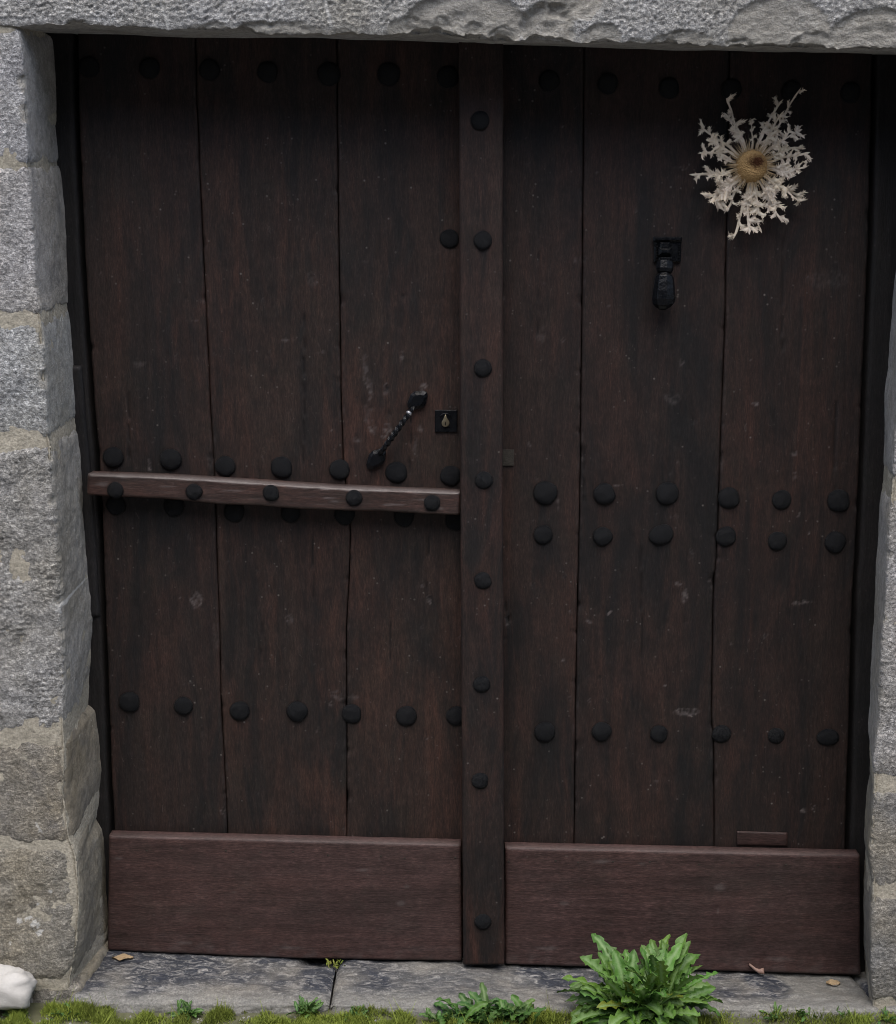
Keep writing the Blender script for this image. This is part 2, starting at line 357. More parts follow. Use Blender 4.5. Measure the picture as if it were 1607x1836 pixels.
def orient(nrm, side):
    s = np.sign(-nrm[..., 1:2] + nrm[..., 0:1] * side * 1.0); return nrm * np.where(s == 0, 1, s)
def surf_normals(Pt):
    du = np.gradient(Pt, axis=1); dv = np.gradient(Pt, axis=0)
    n = np.cross(du, dv); return n / (np.linalg.norm(n, axis=-1, keepdims=True) + 1e-12)
def hammer(x, y, z, seed=0.0):
    a = pn(x * 75 + seed, y * 75, z * 75 + 5); b = pn(x * 150 + 9, y * 150, z * 150 + seed)
    return (0.5 - np.abs(a)) * 0.0042 + b * 0.0018
def jamb_stone(A, B, side, z0, z1, width, r, mat, tint, ham=1.0, rough=1.0, visible=0.22, step=0.0028, seed=0.0, pillow=0.014, name='stone', parent=wall, marks=None, rise=0.0):
    """a quoin: front face, rounded arris, reveal. side=+1 for the left jamb (reveal faces +x)"""
    s1 = np.arange(-visible, YB + 0.05, step)
    s0 = np.linspace(-width, -visible - step, 14)
    s = np.concatenate([s0, s1])
    z = np.arange(z0, z1 + step, step); z[-1] = z1
    Z, Sg = np.meshgrid(z, s, indexing='ij'); Zc = Z
    xa = A(Z); xb = B(Z)
    def poly(sv):
        f = np.minimum(sv, 0); q = np.maximum(sv, 0)
        x = xa + side * f + (xb - xa) * (q / YB); y = q
        return x, y
    rr = r * (1 + 0.5 * fbm(Z * 0 + seed, 0 * Z, Z, 6, 3))
    xA, yA = poly(-rr); xC, yC = poly(0 * rr); xB, yB_ = poly(rr)
    t = np.clip((Sg + rr) / (2 * rr), 0, 1); ins = np.abs(Sg) < rr
    x, y = poly(Sg)
    x = np.where(ins, (1 - t) ** 2 * xA + 2 * t * (1 - t) * xC + t * t * xB, x)
    y = np.where(ins, (1 - t) ** 2 * yA + 2 * t * (1 - t) * yC + t * t * yB_, y)
    Pt = np.stack([x, y, Z + rise * np.maximum(Sg, 0)], -1)
    n = orient(surf_normals(Pt), side)
    so = seed * 3.7
    d = fbm(x + so, y, Z, 7, 4) * 0.006 * rough + fbm(x + so, y + 3, Z, 28, 3) * 0.0022 * rough
    onface = ss(0.02, -0.015, Sg); d = d * (0.45 + 0.55 * onface)
    patch = ss(-0.15, 0.25, fbm(x + so, y, Z + 5, 9, 2))
    d = d + hammer(x, y, Z, seed) * ham * onface * (0.35 + 0.65 * patch)
    d = d + pn(x * 120, y * 120, Z * 30) * 0.0007
    # chips along the arris
    ch = np.clip(fbm(0 * x + seed, 0 * y + 2, Z, 22, 3) - 0.15, 0, 1) * np.exp(-(Sg / 0.012) ** 2)
    d = d - ch * 0.014
    # bed joints: the face falls away near the top and bottom edge
    wob = fbm(x, y, Z * 0 + seed, 14, 3) * 0.011 + fbm(x, y, Z + seed, 60, 3) * 0.005
    e0 = np.maximum(Z - z0 + wob, 0); e1 = np.maximum(z1 - Z + wob, 0)
    d = d - pillow * (np.exp(-e0 / 0.006) + np.exp(-e1 / 0.006)) - pillow * 0.3 * (np.exp(-e0 / 0.03) + np.exp(-e1 / 0.03))
    if width < 1.5:
        d = d - pillow * np.exp(-np.maximum(Sg + width, 0) / 0.01)
    d[0, :] -= 0.03; d[-1, :] -= 0.03
    V = Pt + n * d[..., None]
    scar = ss(0.12, 0.6, ch * 4) * 0.8; white = np.zeros_like(scar)
    for (mx, my, mr) in (marks or []):
        mp = P(mx, my, 0.0); q = (x - mp[0]) ** 2 + (Z - mp[2]) ** 2
        white = np.maximum(white, (q < (mr * 0.0013 * (1 + 1.3 * pn(x * 130, 0, Z * 130))) ** 2) * 0.6)
    return obj(name, V.reshape(-1, 3), grid_faces(len(z), len(s), flip=side < 0), mat, parent, attrs={'scar': scar, 'white': white, 'dressed': ss(-0.004, 0.008, Sg)}, color=tint)

def zf(py): return float(P(100, py, 0.0)[2])
# left jamb, top to bottom
joints = [44, 296, 568, 792, 1322, 1516]
lj = [zf(v) for v in joints] + [zf(1764)]
specL = [  # width, radius, material, tint, hammer, rough, pillow
    (0.52, 0.010, M_stone, (0.95, 0.96, 1.0), 1.0, 0.6, 0.009),
    (0.38, 0.012, M_stone, (0.98, 0.97, 0.98), 1.0, 0.6, 0.009),
    (0.55, 0.012, M_stone, (0.97, 1.0, 1.03), 1.1, 0.8, 0.012),
    (0.40, 0.018, M_stone, (0.86, 0.86, 0.86), 1.4, 1.5, 0.014),
    (0.57, 0.030, M_low, (1.0, 0.975, 0.93), 0.7, 0.9, 0.012),
    (0.42, 0.045, M_low, (1.03, 1.02, 0.98), 0.5, 1.3, 0.013)]
marksL = {3: [(93, 1085, 4), (107, 1087, 5), (104, 1094, 5)], 5: [(50, 1645, 6), (62, 1660, 7), (70, 1672, 6), (35, 1652, 5), (68, 1625, 4), (18, 1690, 3), (90, 1600, 3)], 4: [(66, 1480, 4), (72, 1490, 4)]}
gl = [.002, .002, .004, .007, .009, .004, .002]
for i, sp in enumerate(specL):
    jamb_stone(LA, LB, 1, lj[i + 1] + gl[i + 1], lj[i] - gl[i], sp[0], sp[1], sp[2], sp[3], sp[4], sp[5], seed=i * 1.7 + 0.3, pillow=sp[6], marks=marksL.get(i), rise=0.10)
rj = [zf(v) for v in (70, 470, 878, 1405, 1600, 1800)]
specR = [(0.50, 0.012, M_stone, (0.95, 0.96, 0.98), 1.0, 0.6, 0.01), (0.36, 0.012, M_stone, (0.95, 0.96, 1.0), 1.0, 0.7, 0.01),
         (0.55, 0.014, M_stone, (0.88, 0.87, 0.87), 1.0, 0.9, 0.014), (0.40, 0.016, M_low, (1.0, 1.0, 1.0), 0.8, 0.9, 0.013), (0.5, 0.016, M_low, (0.92, 0.93, 0.95), 0.8, 0.9, 0.012)]
gr = [.002, .004, .019, .014, .009, .002]
for i, sp in enumerate(specR):
    jamb_stone(RA, RB, -1, rj[i + 1] + gr[i + 1], rj[i] - gr[i], sp[0], sp[1], sp[2], sp[3], sp[4], sp[5], seed=i * 2.1 + 20.3, pillow=sp[6], visible=0.12)

# mortar bedding behind the quoins
def mortar(A, B, side, z0, z1, seed, out=0.0):
    s = np.concatenate([np.linspace(-0.62, -0.18, 20), np.arange(-0.176, YB + 0.045, 0.005)]); z = np.arange(z0, z1, 0.005)
    Z, Sg = np.meshgrid(z, s, indexing='ij'); q = np.maximum(Sg, 0)
    x = A(Z) + side * np.minimum(Sg, 0) + (B(Z) - A(Z)) * q / YB; y = q
    cz = -0.5 * np.exp(-(Sg / 0.012) ** 2) * 0.012
    Pt = np.stack([x, y, Z], -1); n = orient(surf_normals(Pt), side)
    d = -0.0042 + out + fbm(x + seed, y, Z, 14, 4) * 0.0035 + fbm(x, y, Z + seed, 90, 2) * 0.001 + cz
    obj('mortar', (Pt + n * d[..., None]).reshape(-1, 3), grid_faces(len(z), len(s), flip=side < 0), M_mortar, wall)
mortar(LA, LB, 1, lj[-1] - 0.02, lj[0] + 0.02, 3.0)
mortar(RA, RB, -1, rj[-1] - 0.05, rj[0] + 0.02, 9.0)

# lintel
lin_a = HLine([(-400, 40), (0, 46), (35, 46), (75, 45), (110, 45), (140, 39), (160, 46), (250, 50), (300, 55), (350, 52), (400, 58), (436, 50), (460, 61), (500, 65), (600, 62), (640, 60),
               (700, 63), (780, 62), (850, 70), (920, 76), (960, 73), (1000, 74), (1040, 78), (1100, 77), (1150, 79), (1200, 81), (1300, 82), (1340, 86), (1380, 84),
               (1450, 87), (1607, 89), (2000, 96)], 0.0)
lin_b = HLine([(-400, 50), (95, 57), (400, 67), (700, 71), (900, 79), (1200, 89), (1607, 98), (2000, 106)], YB)
ztop = zf(-175)
def lintel():
    xs = np.concatenate([np.linspace(-1.62, -1.13, 12), np.arange(-1.125, 1.125, 0.003), np.linspace(1.13, 1.66, 12)])
    s = np.concatenate([np.linspace(-0.30, -0.135, 12), np.arange(-0.132, YB + 0.06, 0.0026)])
    Sg, X = np.meshgrid(s, xs, indexing='ij')
    wob = fbm(X, 0 * X, 0 * X + 4, 16, 4) * 0.004 + fbm(X, 0 * X, 0 * X, 60, 3) * 0.002
    za = lin_a(X) + wob; zb = lin_b(X); f = np.minimum(Sg, 0); q = np.maximum(Sg, 0)
    z = za - f * np.where(f < 0, (ztop - za) / 0.30, 1.0) + (zb - za) * q / YB; y = q
    Pt = np.stack([X, y, z], -1)
    n = surf_normals(Pt); sg = np.sign(-n[..., 1:2] - n[..., 2:3]); n = n * np.where(sg == 0, 1, sg)
    scar = np.zeros_like(X); d = fbm(X, y, z, 6, 3) * 0.003
    FL = [(835, 42, 105, 52, .016), (985, 48, 50, 40, .020), (500, 55, 75, 17, .008), (1078, 66, 38, 20, .009), (1225, 75, 55, 18, .008), (1400, 62, 90, 62, .008),
          (1575, 60, 80, 42, .010), (1328, 82, 24, 12, .008), (142, 46, 22, 9, .008), (372, 52, 36, 12, .008), (1150, 80, 28, 12, .006), (740, 55, 45, 24, .008), (1460, 84, 40, 24, .010),
          (1050, 0, 30, 30, 0.006), (1010, 5, 32, 26, .012), (250, 52, 30, 8, .004), (620, 62, 28, 8, .004), (905, 66, 30, 18, .010), (795, 60, 20, 26, .008), (850, 62, 16, 24, .008)]
    for i, (cx, cy, rx, ry, dp) in enumerate(FL):
        c = P(cx, cy, 0.0); k = 0.00128
        wx = X + fbm(X + i, y, z, 25, 3) * 0.010; wz = z + fbm(X, y + i, z, 25, 3) * 0.008
        qn = np.sqrt(((wx - c[0]) / (rx * k)) ** 2 + ((wz - c[2]) / (ry * k)) ** 2)
        bowl = np.clip((1 - qn) * 4.0, 0, 1) * (.6 + .4 * np.clip((1 - qn) * 1.3, 0, 1))
        rip = 1 + 0.25 * np.sin(qn * 9 + i)
        m = ss(0.0, 0.08, 1 - qn) * ss(0.03, 0.0, Sg)
        d = d - dp * 0.5 * bowl ** 0.45 * rip * m * (1.15 - 0.4 * ((wx - c[0]) / (rx * k)))
        scar = np.maximum(scar, m)
    face = ss(0.004, -0.008, Sg)
    rel = np.clip(-Sg, 0, 1)
    edge = np.exp(-(Sg / 0.007) ** 2) * (0.35 + np.clip(fbm(X, 0 * X, 0 * X + 9, 35, 3), 0, 1) * 1.6)
    d = d - edge * 0.0045
    band = ss(0.014, 0.026, rel + fbm(X, y, z, 30, 3) * 0.014)
    d = d + hammer(X, y, z, 2.0) * face * (1 - scar) * (0.25 + 0.9 * band) * 1.25
    d = d + pn(X * 70, y * 70, z * 70) * 0.0012 * scar + pn(X * 25, y * 60, z * 60) * 0.0022 * scar + (0.5 - np.abs(pn(X * 38 + 4, y * 38, z * 60))) * 0.003 * scar
    white = np.zeros_like(X)
    for pts in ([(289, 8), (293, 22), (298, 33), (301, 47)], [(583, 0), (587, 18), (591, 33), (594, 46)], [(499, 0), (496, 10), (493, 18), (484, 30)]):
        pp = [P(a_, b_, 0.0) for a_, b_ in pts]
        for a_, b_ in zip(pp[:-1], pp[1:]):
            ab = b_ - a_; t = np.clip(((X - a_[0]) * ab[0] + (z - a_[2]) * ab[2]) / (ab[0] ** 2 + ab[2] ** 2), 0, 1)
            dist = np.hypot(X - a_[0] - t * ab[0], z - a_[2] - t * ab[2])
            white = np.maximum(white, ss(0.0038, 0.0016, dist) * 0.8 * face)
    d[:, 0] -= 0.03; d[:, -1] -= 0.03; d[0, :] -= 0.03
    scar = np.maximum(scar * 0.9, np.clip(edge, 0, 1) * 0.6)
    obj('lintel_stone', (Pt + n * d[..., None]).reshape(-1, 3), grid_faces(len(s), len(xs), flip=True), M_stone, wall,
        attrs={'scar': scar, 'white': white, 'dressed': ss(0.0, 0.008, Sg)}, color=(0.98, 0.99, 1.0))
lintel()
# the wall goes on beyond the frame: coursed stones left, right and above
def field_stone(x0, x1, z0, z1, seed, mat, tint):
    xs = np.linspace(x0, x1, max(6, int((x1 - x0) / 0.03))); zs = np.linspace(z0, z1, max(6, int((z1 - z0) / 0.03)))
    Z, X = np.meshgrid(zs, xs, indexing='ij')
    d = fbm(X, 0 * X + seed, Z, 6, 4) * 0.008
    for e_ in (X - x0, x1 - X, Z - z0, z1 - Z): d = d - 0.016 * np.exp(-e_ / 0.012)
    Y = -d; Y[0, :] += .03; Y[-1, :] += .03; Y[:, 0] += .03; Y[:, -1] += .03
    obj('stone', np.stack([X, Y, Z], -1).reshape(-1, 3), grid_faces(len(zs), len(xs)), mat, wall, attrs={'scar': 0 * X, 'white': 0 * X}, color=tint)
rr = random.Random(4)
for side, js, A in ((-1, lj, LA), (1, rj, RA)):
    for i in range(len(js) - 1):
        wd = (specL if side < 0 else specR)[i][0]
        z1, z0 = js[i] - .002, js[i + 1] + .002
        xin = float(A((z0 + z1) / 2)) + side * wd; x = xin
        while abs(x) < 3.3:
            l_ = rr.uniform(0.32, 0.62); t_ = rr.uniform(0.85, 1.05)
            a_, b_ = sorted((x + side * 0.012, x + side * l_))
            field_stone(a_, b_, z0, z1, rr.random() * 50, M_stone if z0 > 0.6 else M_low, (t_, t_, t_)); x += side * (l_ + 0.008)
    z1, z0 = ztop, js[0] + 0.004
    x = -1.64 if side < 0 else 1.68
    while abs(x) < 3.3:
        l_ = rr.uniform(0.4, 0.7); a_, b_ = sorted((x, x + side * l_)); t_ = rr.uniform(0.85, 1.05)
        field_stone(a_, b_, z0, z1, rr.random() * 50, M_stone, (t_, t_, t_)); x += side * (l_ + 0.012)
z = ztop + 0.012
while z < 4.6:
    h = rr.uniform(0.24, 0.36); x = -3.3 + rr.uniform(-0.3, 0)
    while x < 3.3:
        l_ = rr.uniform(0.35, 0.75); t_ = rr.uniform(0.85, 1.08)
        field_stone(x, x + l_, z, z + h, rr.random() * 50, M_stone, (t_, t_, t_)); x += l_ + 0.014
    z += h + 0.014
zl = 2.16
V, Fc = merge([box(-3.6, -1.05, 0.008, 0.6, -0.3, 4.7), box(1.11, 3.6, 0.0081, 0.6, -0.3, 4.7), box(-1.05, 1.11, 0.0082, 0.6, float(lin_a(0)) + 0.16, 4.7)])
obj('mortar', V, Fc, M_mortar, wall, smooth=False)

# ------------------------------------------------------------------ threshold
thr = empty('stone_threshold', P(800, 1770, 0.05), 'low worn grey blue slate threshold running under both door leaves', 'threshold')
backz = HLine([(100, 1699), (195, 1704), (540, 1720), (828, 1727), (905, 1733), (1545, 1753), (1700, 1757)], 0.19)
frontz = HLine([(60, 1792), (150, 1796), (600, 1802), (1000, 1808), (1560, 1812), (1700, 1814)], -0.03)
def sill_piece(px0, px1, seed, pale):
    x0, x1 = P(px0, 1760, 0.08)[0], P(px1, 1760, 0.08)[0]
    xs = np.arange(x0, x1, 0.004); s = np.arange(-0.07, 0.37, 0.004)
    Sg, X = np.meshgrid(s, xs, indexing='ij'); up = np.maximum(Sg, 0)
    y = -0.03 + up; zb = frontz(X) + (backz(X) - frontz(X)) * np.minimum(up, 0.22) / 0.22
    wav = fbm(X, 0 * X + seed, 0 * X, 5, 3) * 0.006
    y = y + wav * ss(0.06, 0, up); z = zb + np.minimum(Sg, 0)
    d = fbm(X, y + seed, z, 9, 4) * 0.005 + fbm(X * 0.5, y, z + seed, 45, 4) * 0.0035
    rnd = np.exp(-(Sg / 0.016) ** 2) * 0.006
    ed = 0.016 * (np.exp(-np.maximum(X - x0 + wav, 0) / 0.007) + np.exp(-np.maximum(x1 - X + wav, 0) / 0.007))
    fr = ss(0.01, -0.01, Sg)
    z = z + (d - ed) * (1 - fr) - rnd; y = y - (d - ed) * fr + rnd
    # a broken notch at the joint under the left leaf
    nx, nz = P(575, 1722, 0.17)[0], 0
    notch = np.exp(-((X - nx) / 0.05) ** 4) * ss(0.155, 0.185, y) * 0.03
    z = z - notch
    pl = np.clip(ss(0.09, 0.0, Sg + fbm(X, y, z, 14, 3) * 0.04) + pale * ss(0.2, -0.2, fbm(X + seed, y, z, 5, 3)), 0, 1)
    obj('threshold_stone', np.stack([X, y, z], -1).reshape(-1, 3), grid_faces(len(s), len(xs)), M_sill, thr, attrs={'pale': pl})
sill_piece(146, 597, 1.0, 0.05); sill_piece(599, 1095, 5.0, 0.35); sill_piece(1097, 1560, 9.0, 1.0)
sill_piece(1562, 1700, 12.0, 1.0)
# foundation stone under left jamb
fz1 = zf(1766); 
jamb_stone(Line([(140, 1700), (144, 1836), (146, 1900)], -0.01), Line([(205, 1700), (205, 1900)], YB), 1, -0.16, fz1, 0.125, 0.02, M_low, (0.98, 0.97, 0.94), 0.5, 1.0, visible=0.09, seed=41.0)
jamb_stone(Line([(60, 1700), (62, 1836), (62, 1900)], -0.012), Line([(120, 1700), (120, 1900)], YB), 1, -0.16, fz1 + 0.003, 0.5, 0.02, M_low, (1.0, 0.99, 0.95), 0.5, 1.0, visible=0.12, seed=47.0)

# ------------------------------------------------------------------ planks and boards
def xspan(lpts, rpts, Y): return Line(lpts, Y), Line(rpts, Y)
GOUGE = [  # px, py, rx, ry, depth(mm), wear, hole
    (352, 1075, 12, 16, 3.5, .5, .25), (520, 1110, 9, 10, 2, .3, .1), (1232, 1276, 26, 7, 4, .6, .5), (1205, 712, 16, 14, 2.5, .15, .2), (1230, 1112, 3, 8, 5, .0, 1.0), (1228, 1068, 6, 12, 2, .6, 0),
    (1216, 1047, 8, 4, 1.5, .6, 0), (1425, 812, 7, 6, 3, .3, .5), (1440, 1080, 22, 3, 3, .5, .4), (692, 690, 6, 4, 1, .8, 0), (720, 640, 3, 12, 1, .4, 0), (655, 660, 5, 30, 1.5, .35, .1), (665, 700, 4, 20, 1.5, .4, .1), (760, 690, 8, 5, 1, .6, 0), (690, 780, 7, 6, 1.5, .7, 0), (640, 790, 9, 5, 1, .3, 0), (745, 800, 4, 22, 1, .25, 0), (692, 697, 5, 8, 4, .3, .8), (660, 740, 8, 24, 3, .15, .2), (697, 742, 8, 17, 2.5, .0, .1), (695, 768, 9, 9, 2, .45, 0),
    (668, 770, 8, 8, 2, .5, 0), (661, 690, 6, 10, 2.5, .4, .2), (757, 697, 6, 7, 2, .5, .3), (754, 768, 6, 6, 2, .5, .1), (769, 1075, 4, 11, 4, .5, .8), (268, 835, 4, 12, 4, .5, .8), (1485, 500, 40, 18, 1.5, .1, 0),
    (911, 1110, 5, 12, 6, .3, 1.0), (1420, 345, 7, 5, 3, .2, .6), (1222, 300, 14, 3, 1, .2, 0), (758, 1050, 3, 4, 2, .4, .3), (1240, 990, 5, 6, 3, .3, .6), (1000, 905, 2, 14, 1, .4, 0), (948, 795, 4, 8, 2, .4, .3),
    (918, 830, 9, 3, 2, .3, 0), (620, 1250, 30, 5, 1.5, .25, 0), (600, 1240, 10, 3, 2, .3, .2), (515, 610, 12, 2, 1.5, .3, 0), (575, 632, 12, 2, 1, .3, 0), (1560, 470, 4, 18, 1, .5, 0), (345, 575, 14, 2, 1, .3, 0),
    (1355, 723, 5, 5, 1, .6, 0), (1348, 645, 4, 3, 1, .9, 0), (1222, 650, 6, 8, 2, .2, 0), (1176, 1400, 8, 3, 1, .2, 0), (1440, 1455, 4, 5, 1, .6, 0), (1192, 1231, 3, 3, 0, 1, 0), (1093, 1098, 4, 3, 0, .9, 0),
    (1433, 924, 3, 3, 0, 1, 0), (1525, 1400, 3, 3, 0, 1, 0), (1312, 1155, 4, 3, 0, .8, 0), (928, 948, 2, 2, 0, .9, 0), (1450, 957, 2, 2, 0, .9, 0), (1105, 870, 6, 2, 0, .5, 0), (1056, 1112, 4, 5, 2, .5, .2)]
KNOT = [(378, 820, 7, 22, 4, .1, .7), (388, 1140, 7, 30, 3, .15, .4), (1048, 465, 5, 8, 3, .2, .6), (628, 1000, 6, 14, 3, .1, .6), (560, 500, 10, 14, 1.5, .15, .1), (250, 650, 12, 8, 1.5, .2, .1), (970, 600, 10, 16, 1.5, .15, .1)]
CRACK = [[(736, 735), (737, 790), (735, 850)], [(771, 945), (768, 1010), (766, 1065)], [(1407, 380), (1405, 450), (1404, 560), (1402, 640)], [(1047, 800), (1049, 850), (1046, 905)],
         [(907, 1060), (908, 1110)], [(1300, 430), (1300, 500)], [(545, 560), (546, 700), (544, 840)], [(230, 700), (232, 830)], [(1500, 700), (1497, 880)], [(560, 960), (562, 1080)], [(968, 300), (966, 620)], [(1150, 980), (1152, 1180)], [(700, 1110), (702, 1230)], [(470, 1110), (468, 1180)]]
def plank(name, Lf, Rf, ztopf, zbotf, Y, th, mat, parent, tint, seed, gap=0.0012, step=0.0042, bev=0.0024, horiz=False, lit_top=False, detail=True, warp=0.0016):
    """long board between edge lines; zbotf/ztopf are functions of x"""
    zt = max(float(ztopf(v)) for v in (-1, 0, 1)) if callable(ztopf) else ztopf
    zmid = (zt + (zbotf(0) if callable(zbotf) else zbotf)) / 2
    wmax = float(Rf(zmid) - Lf(zmid))
    nc = max(6, int(wmax / step)); u = np.linspace(0, 1, nc)
    hh = zt - float(zbotf(0) if callable(zbotf) else zbotf)
    nr = max(6, int(hh / step)); v = np.linspace(0, 1, nr)
    Vg, U = np.meshgrid(v, u, indexing='ij')
    # two passes: x depends on z, z limits depend on x
    z = zt - hh * (1 - Vg)
    xl = Lf(z); xr = Rf(z)
    edgew = fbm(0 * z + seed, 0 * z, z, 9, 3) * 0.0012; edgew2 = fbm(0 * z + seed + 5, 0 * z, z, 9, 3) * 0.0012
    xl2 = xl + gap + edgew; xr2 = xr - gap + edgew2
    x = xl2 + (xr2 - xl2) * U
    if callable(zbotf) or callable(ztopf):
        b = zbotf(x) if callable(zbotf) else zbotf; t_ = ztopf(x) if callable(ztopf) else ztopf
        z = b + (t_ - b) * Vg
    ex = np.minimum(x - xl2, xr2 - x); ez = np.minimum((z - z[0:1, :]), (z[-1:, :] - z))
    y = Y + 0 * x
    y = y - fbm(x + seed, 0 * x, z * (1 if horiz else 0.35), 5, 3) * warp
    gx, gz = (8, 60) if horiz else (60, 5)
    y = y - fbm(x * gx + seed, 0 * x, z * gz, 1.0, 3) * 0.0006
    wear_lit = np.zeros_like(x); hole = np.zeros_like(x)
    if detail:
        for (px, py, rx, ry, dp, we, ho) in GOUGE + KNOT:
            c = P(px, py, Y)
            if not (x.min() - .05 < c[0] < x.max() + .05 and z.min() - .05 < c[2] < z.max() + .05): continue
            k = 0.00133
            wx = x + fbm(x, seed + 0 * x, z, 60, 2) * 0.006; wz = z + fbm(x + 5, seed + 0 * x, z, 60, 2) * 0.006
            q = np.sqrt(((wx - c[0]) / (rx * k)) ** 2 + ((wz - c[2]) / (ry * k)) ** 2)
            y = y + np.clip(1 - q, 0, 1) * dp * 0.001
            wear_lit = np.maximum(wear_lit, we * ss(1.15, 0.7, q) * np.clip(0.7 + 2.0 * pn(x * 170, 0, z * 120), 0, 1.5)); hole = np.maximum(hole, ho * ss(0.75, 0.35, q))
        for cr in CRACK:
            L_ = Line(cr, Y)
            w_ = (0.0022 + 0.0012 * pn(0, 0, z * 30)); m = ss(w_, w_ * 0.3, np.abs(x - L_(z) - 0.002 * pn(0, 5, z * 25))) * ss(L_.z[0] - .01, L_.z[0] + .02, z) * ss(L_.z[-1] + .01, L_.z[-1] - .02, z)
            y = y + m * 0.004; hole = np.maximum(hole, m * 0.8)
        rd_ = random.Random(int(seed * 100)); 
        for q_ in range(70):
            cx_ = rd_.uniform(x.min(), x.max()); cz_ = rd_.uniform(max(z.min(), 0.0), z.max() - .25); a1 = rd_.choice((.002, .003, .005, .008)); a2 = a1 * rd_.uniform(.25, 1.6)
            m_ = (np.abs(x - cx_) < a1 * 1.5) & (np.abs(z - cz_) < a2 * 1.5)
            if not m_.any(): continue
            q = np.sqrt(((x - cx_) / a1) ** 2 + ((z - cz_) / a2) ** 2)
            y = y + np.clip(1 - q, 0, 1) * rd_.uniform(.0005, .002)
            wear_lit = np.maximum(wear_lit, rd_.choice((0, 0, .15, .3, .6)) * ss(1.0, .5, q) * np.clip(.2 + 2.2 * pn(x * 230, seed, z * 160), 0, 1)); hole = np.maximum(hole, rd_.choice((0, 0, .3, .7)) * ss(.7, .3, q))
        chip = np.clip(fbm(0 * x + seed * 3, U.round() * 5, z, 16, 3) - .32, 0, 1)
        y = y + chip * .02 * np.exp(-ex / .006); hole = np.maximum(hole, np.clip(chip * 2.5, 0, .7) * np.exp(-ex / .003))
        wear_lit = np.maximum(wear_lit, .35 * np.exp(-((ex - .004) / .002) ** 2) * np.clip(fbm(x * 0 + seed, U.round() * 3 + 9, z, 30, 3) - .1, 0, 1))
    bw = bev * (1 + 0.6 * fbm(x, seed + 0 * x, z, 20, 3))
    y = y + np.clip(1 - ex / bw, 0, 1) ** 1.5 * bev * 0.9 + np.clip(1 - ez / bw, 0, 1) ** 1.5 * bev * 0.9
    if lit_top:
        top = ss(0.006, 0.0, (z[-1:, :] - z)); wear_lit = np.maximum(wear_lit, top * lit_top)  # light catching the top edge, painted as paler colour into this mask
    Pt = np.stack([x, y, z], -1)
    # close the sides: extra ring of vertices at the back
    n0 = nr * nc; V = [Pt.reshape(-1, 3)]; Fc = [grid_faces(nr, nc)]
    ring = np.concatenate([np.arange(nc), nc * np.arange(1, nr) + nc - 1, (nr - 1) * nc + np.arange(nc - 2, -1, -1), nc * np.arange(nr - 2, 0, -1)])
    bk = V[0][ring].copy(); bk[:, 1] = Y + th; V.append(bk); nb = len(ring); i = np.arange(nb)
    Fc.append(np.stack([ring[i], n0 + i, n0 + (i + 1) % nb, ring[(i + 1) % nb]], -1))
    z0 = np.zeros(nb)
    return obj(name, np.concatenate(V), np.concatenate(Fc), mat, parent, attrs={'wear_lit': np.concatenate([wear_lit.ravel(), z0]), 'hole': np.concatenate([hole.ravel(), z0])}, color=tint)

YD = 0.215
ZT = float(P(800, 40, YD)[2]) + 0.06
E = {'L': [(138, 60), (142, 240), (150, 430), (160, 600), (168, 720), (178, 840), (184, 950), (189, 1100), (195, 1250), (200, 1400), (205, 1500), (210, 1800)],
     'J1': [(350, 60), (353, 180), (362, 400), (372, 600), (378, 740), (385, 850), (389, 1000), (394, 1130), (396, 1250), (403, 1380), (408, 1490), (412, 1700)],
     'J2': [(604, 60), (605, 190), (608, 450), (612, 700), (616, 840), (624, 900), (629, 960), (626, 1040), (621, 1130), (622, 1250), (622, 1490), (622, 1700)],
     'ML': [(829, 60), (836, 1000), (841, 1800)], 'MR': [(893, 60), (893, 1000), (893, 1800)],
     'J3': [(1048, 60), (1047, 200), (1045, 460), (1042, 700), (1040, 900), (1035, 1100), (1032, 1300), (1030, 1490), (1029, 1700)],
     'J4': [(1310, 60), (1304, 400), (1300, 600), (1292, 800), (1288, 950), (1280, 1060), (1277, 1270), (1281, 1300), (1282, 1480), (1282, 1700)],
     'R': [(1566, 60), (1558, 430), (1546, 700), (1539, 900), (1530, 1050), (1523, 1300), (1518, 1480), (1512, 1700)]}
ln = {k: Line(v, YD) for k, v in E.items()}
left_leaf = empty('door_leaf', P(500, 1715, YD), 'left door leaf of dark brown planks with slanting iron pull and low horizontal rail', 'door leaf')
right_leaf = empty('door_leaf', P(1220, 1740, YD), 'right door leaf of dark brown planks carrying the hammer knocker and the studded meeting post', 'door leaf')
zb_leaf = lambda x: backz(x) + 0.008
def zc(py, px=800): return float(P(px, py, YD)[2])
plank('plank', ln['L'], ln['J1'], ZT, zb_leaf, YD + .001, .03, M_plank, left_leaf, (0.96, 0.97, 1.0), 1.0)
plank('plank', ln['J1'], ln['J2'], ZT, zb_leaf, YD, .03, M_plank, left_leaf, (1.12, 1.06, 1.02), 2.0)
plank('plank', ln['J2'], ln['ML'], ZT, zb_leaf, YD - .001, .03, M_plank, left_leaf, (1.18, 1.1, 1.05), 3.0)
plank('plank', ln['MR'], ln['J3'], ZT, zb_leaf, YD, .03, M_plank, right_leaf, (0.95, 0.92, 0.92), 4.0)
plank('plank', ln['J3'], ln['J4'], ZT, zb_leaf, YD + .001, .03, M_plank, right_leaf, (0.80, 0.80, 0.82), 5.0)
plank('plank', ln['J4'], ln['R'], ZT, zb_leaf, YD - .001, .03, M_plank, right_leaf, (0.82, 0.78, 0.78), 6.0)
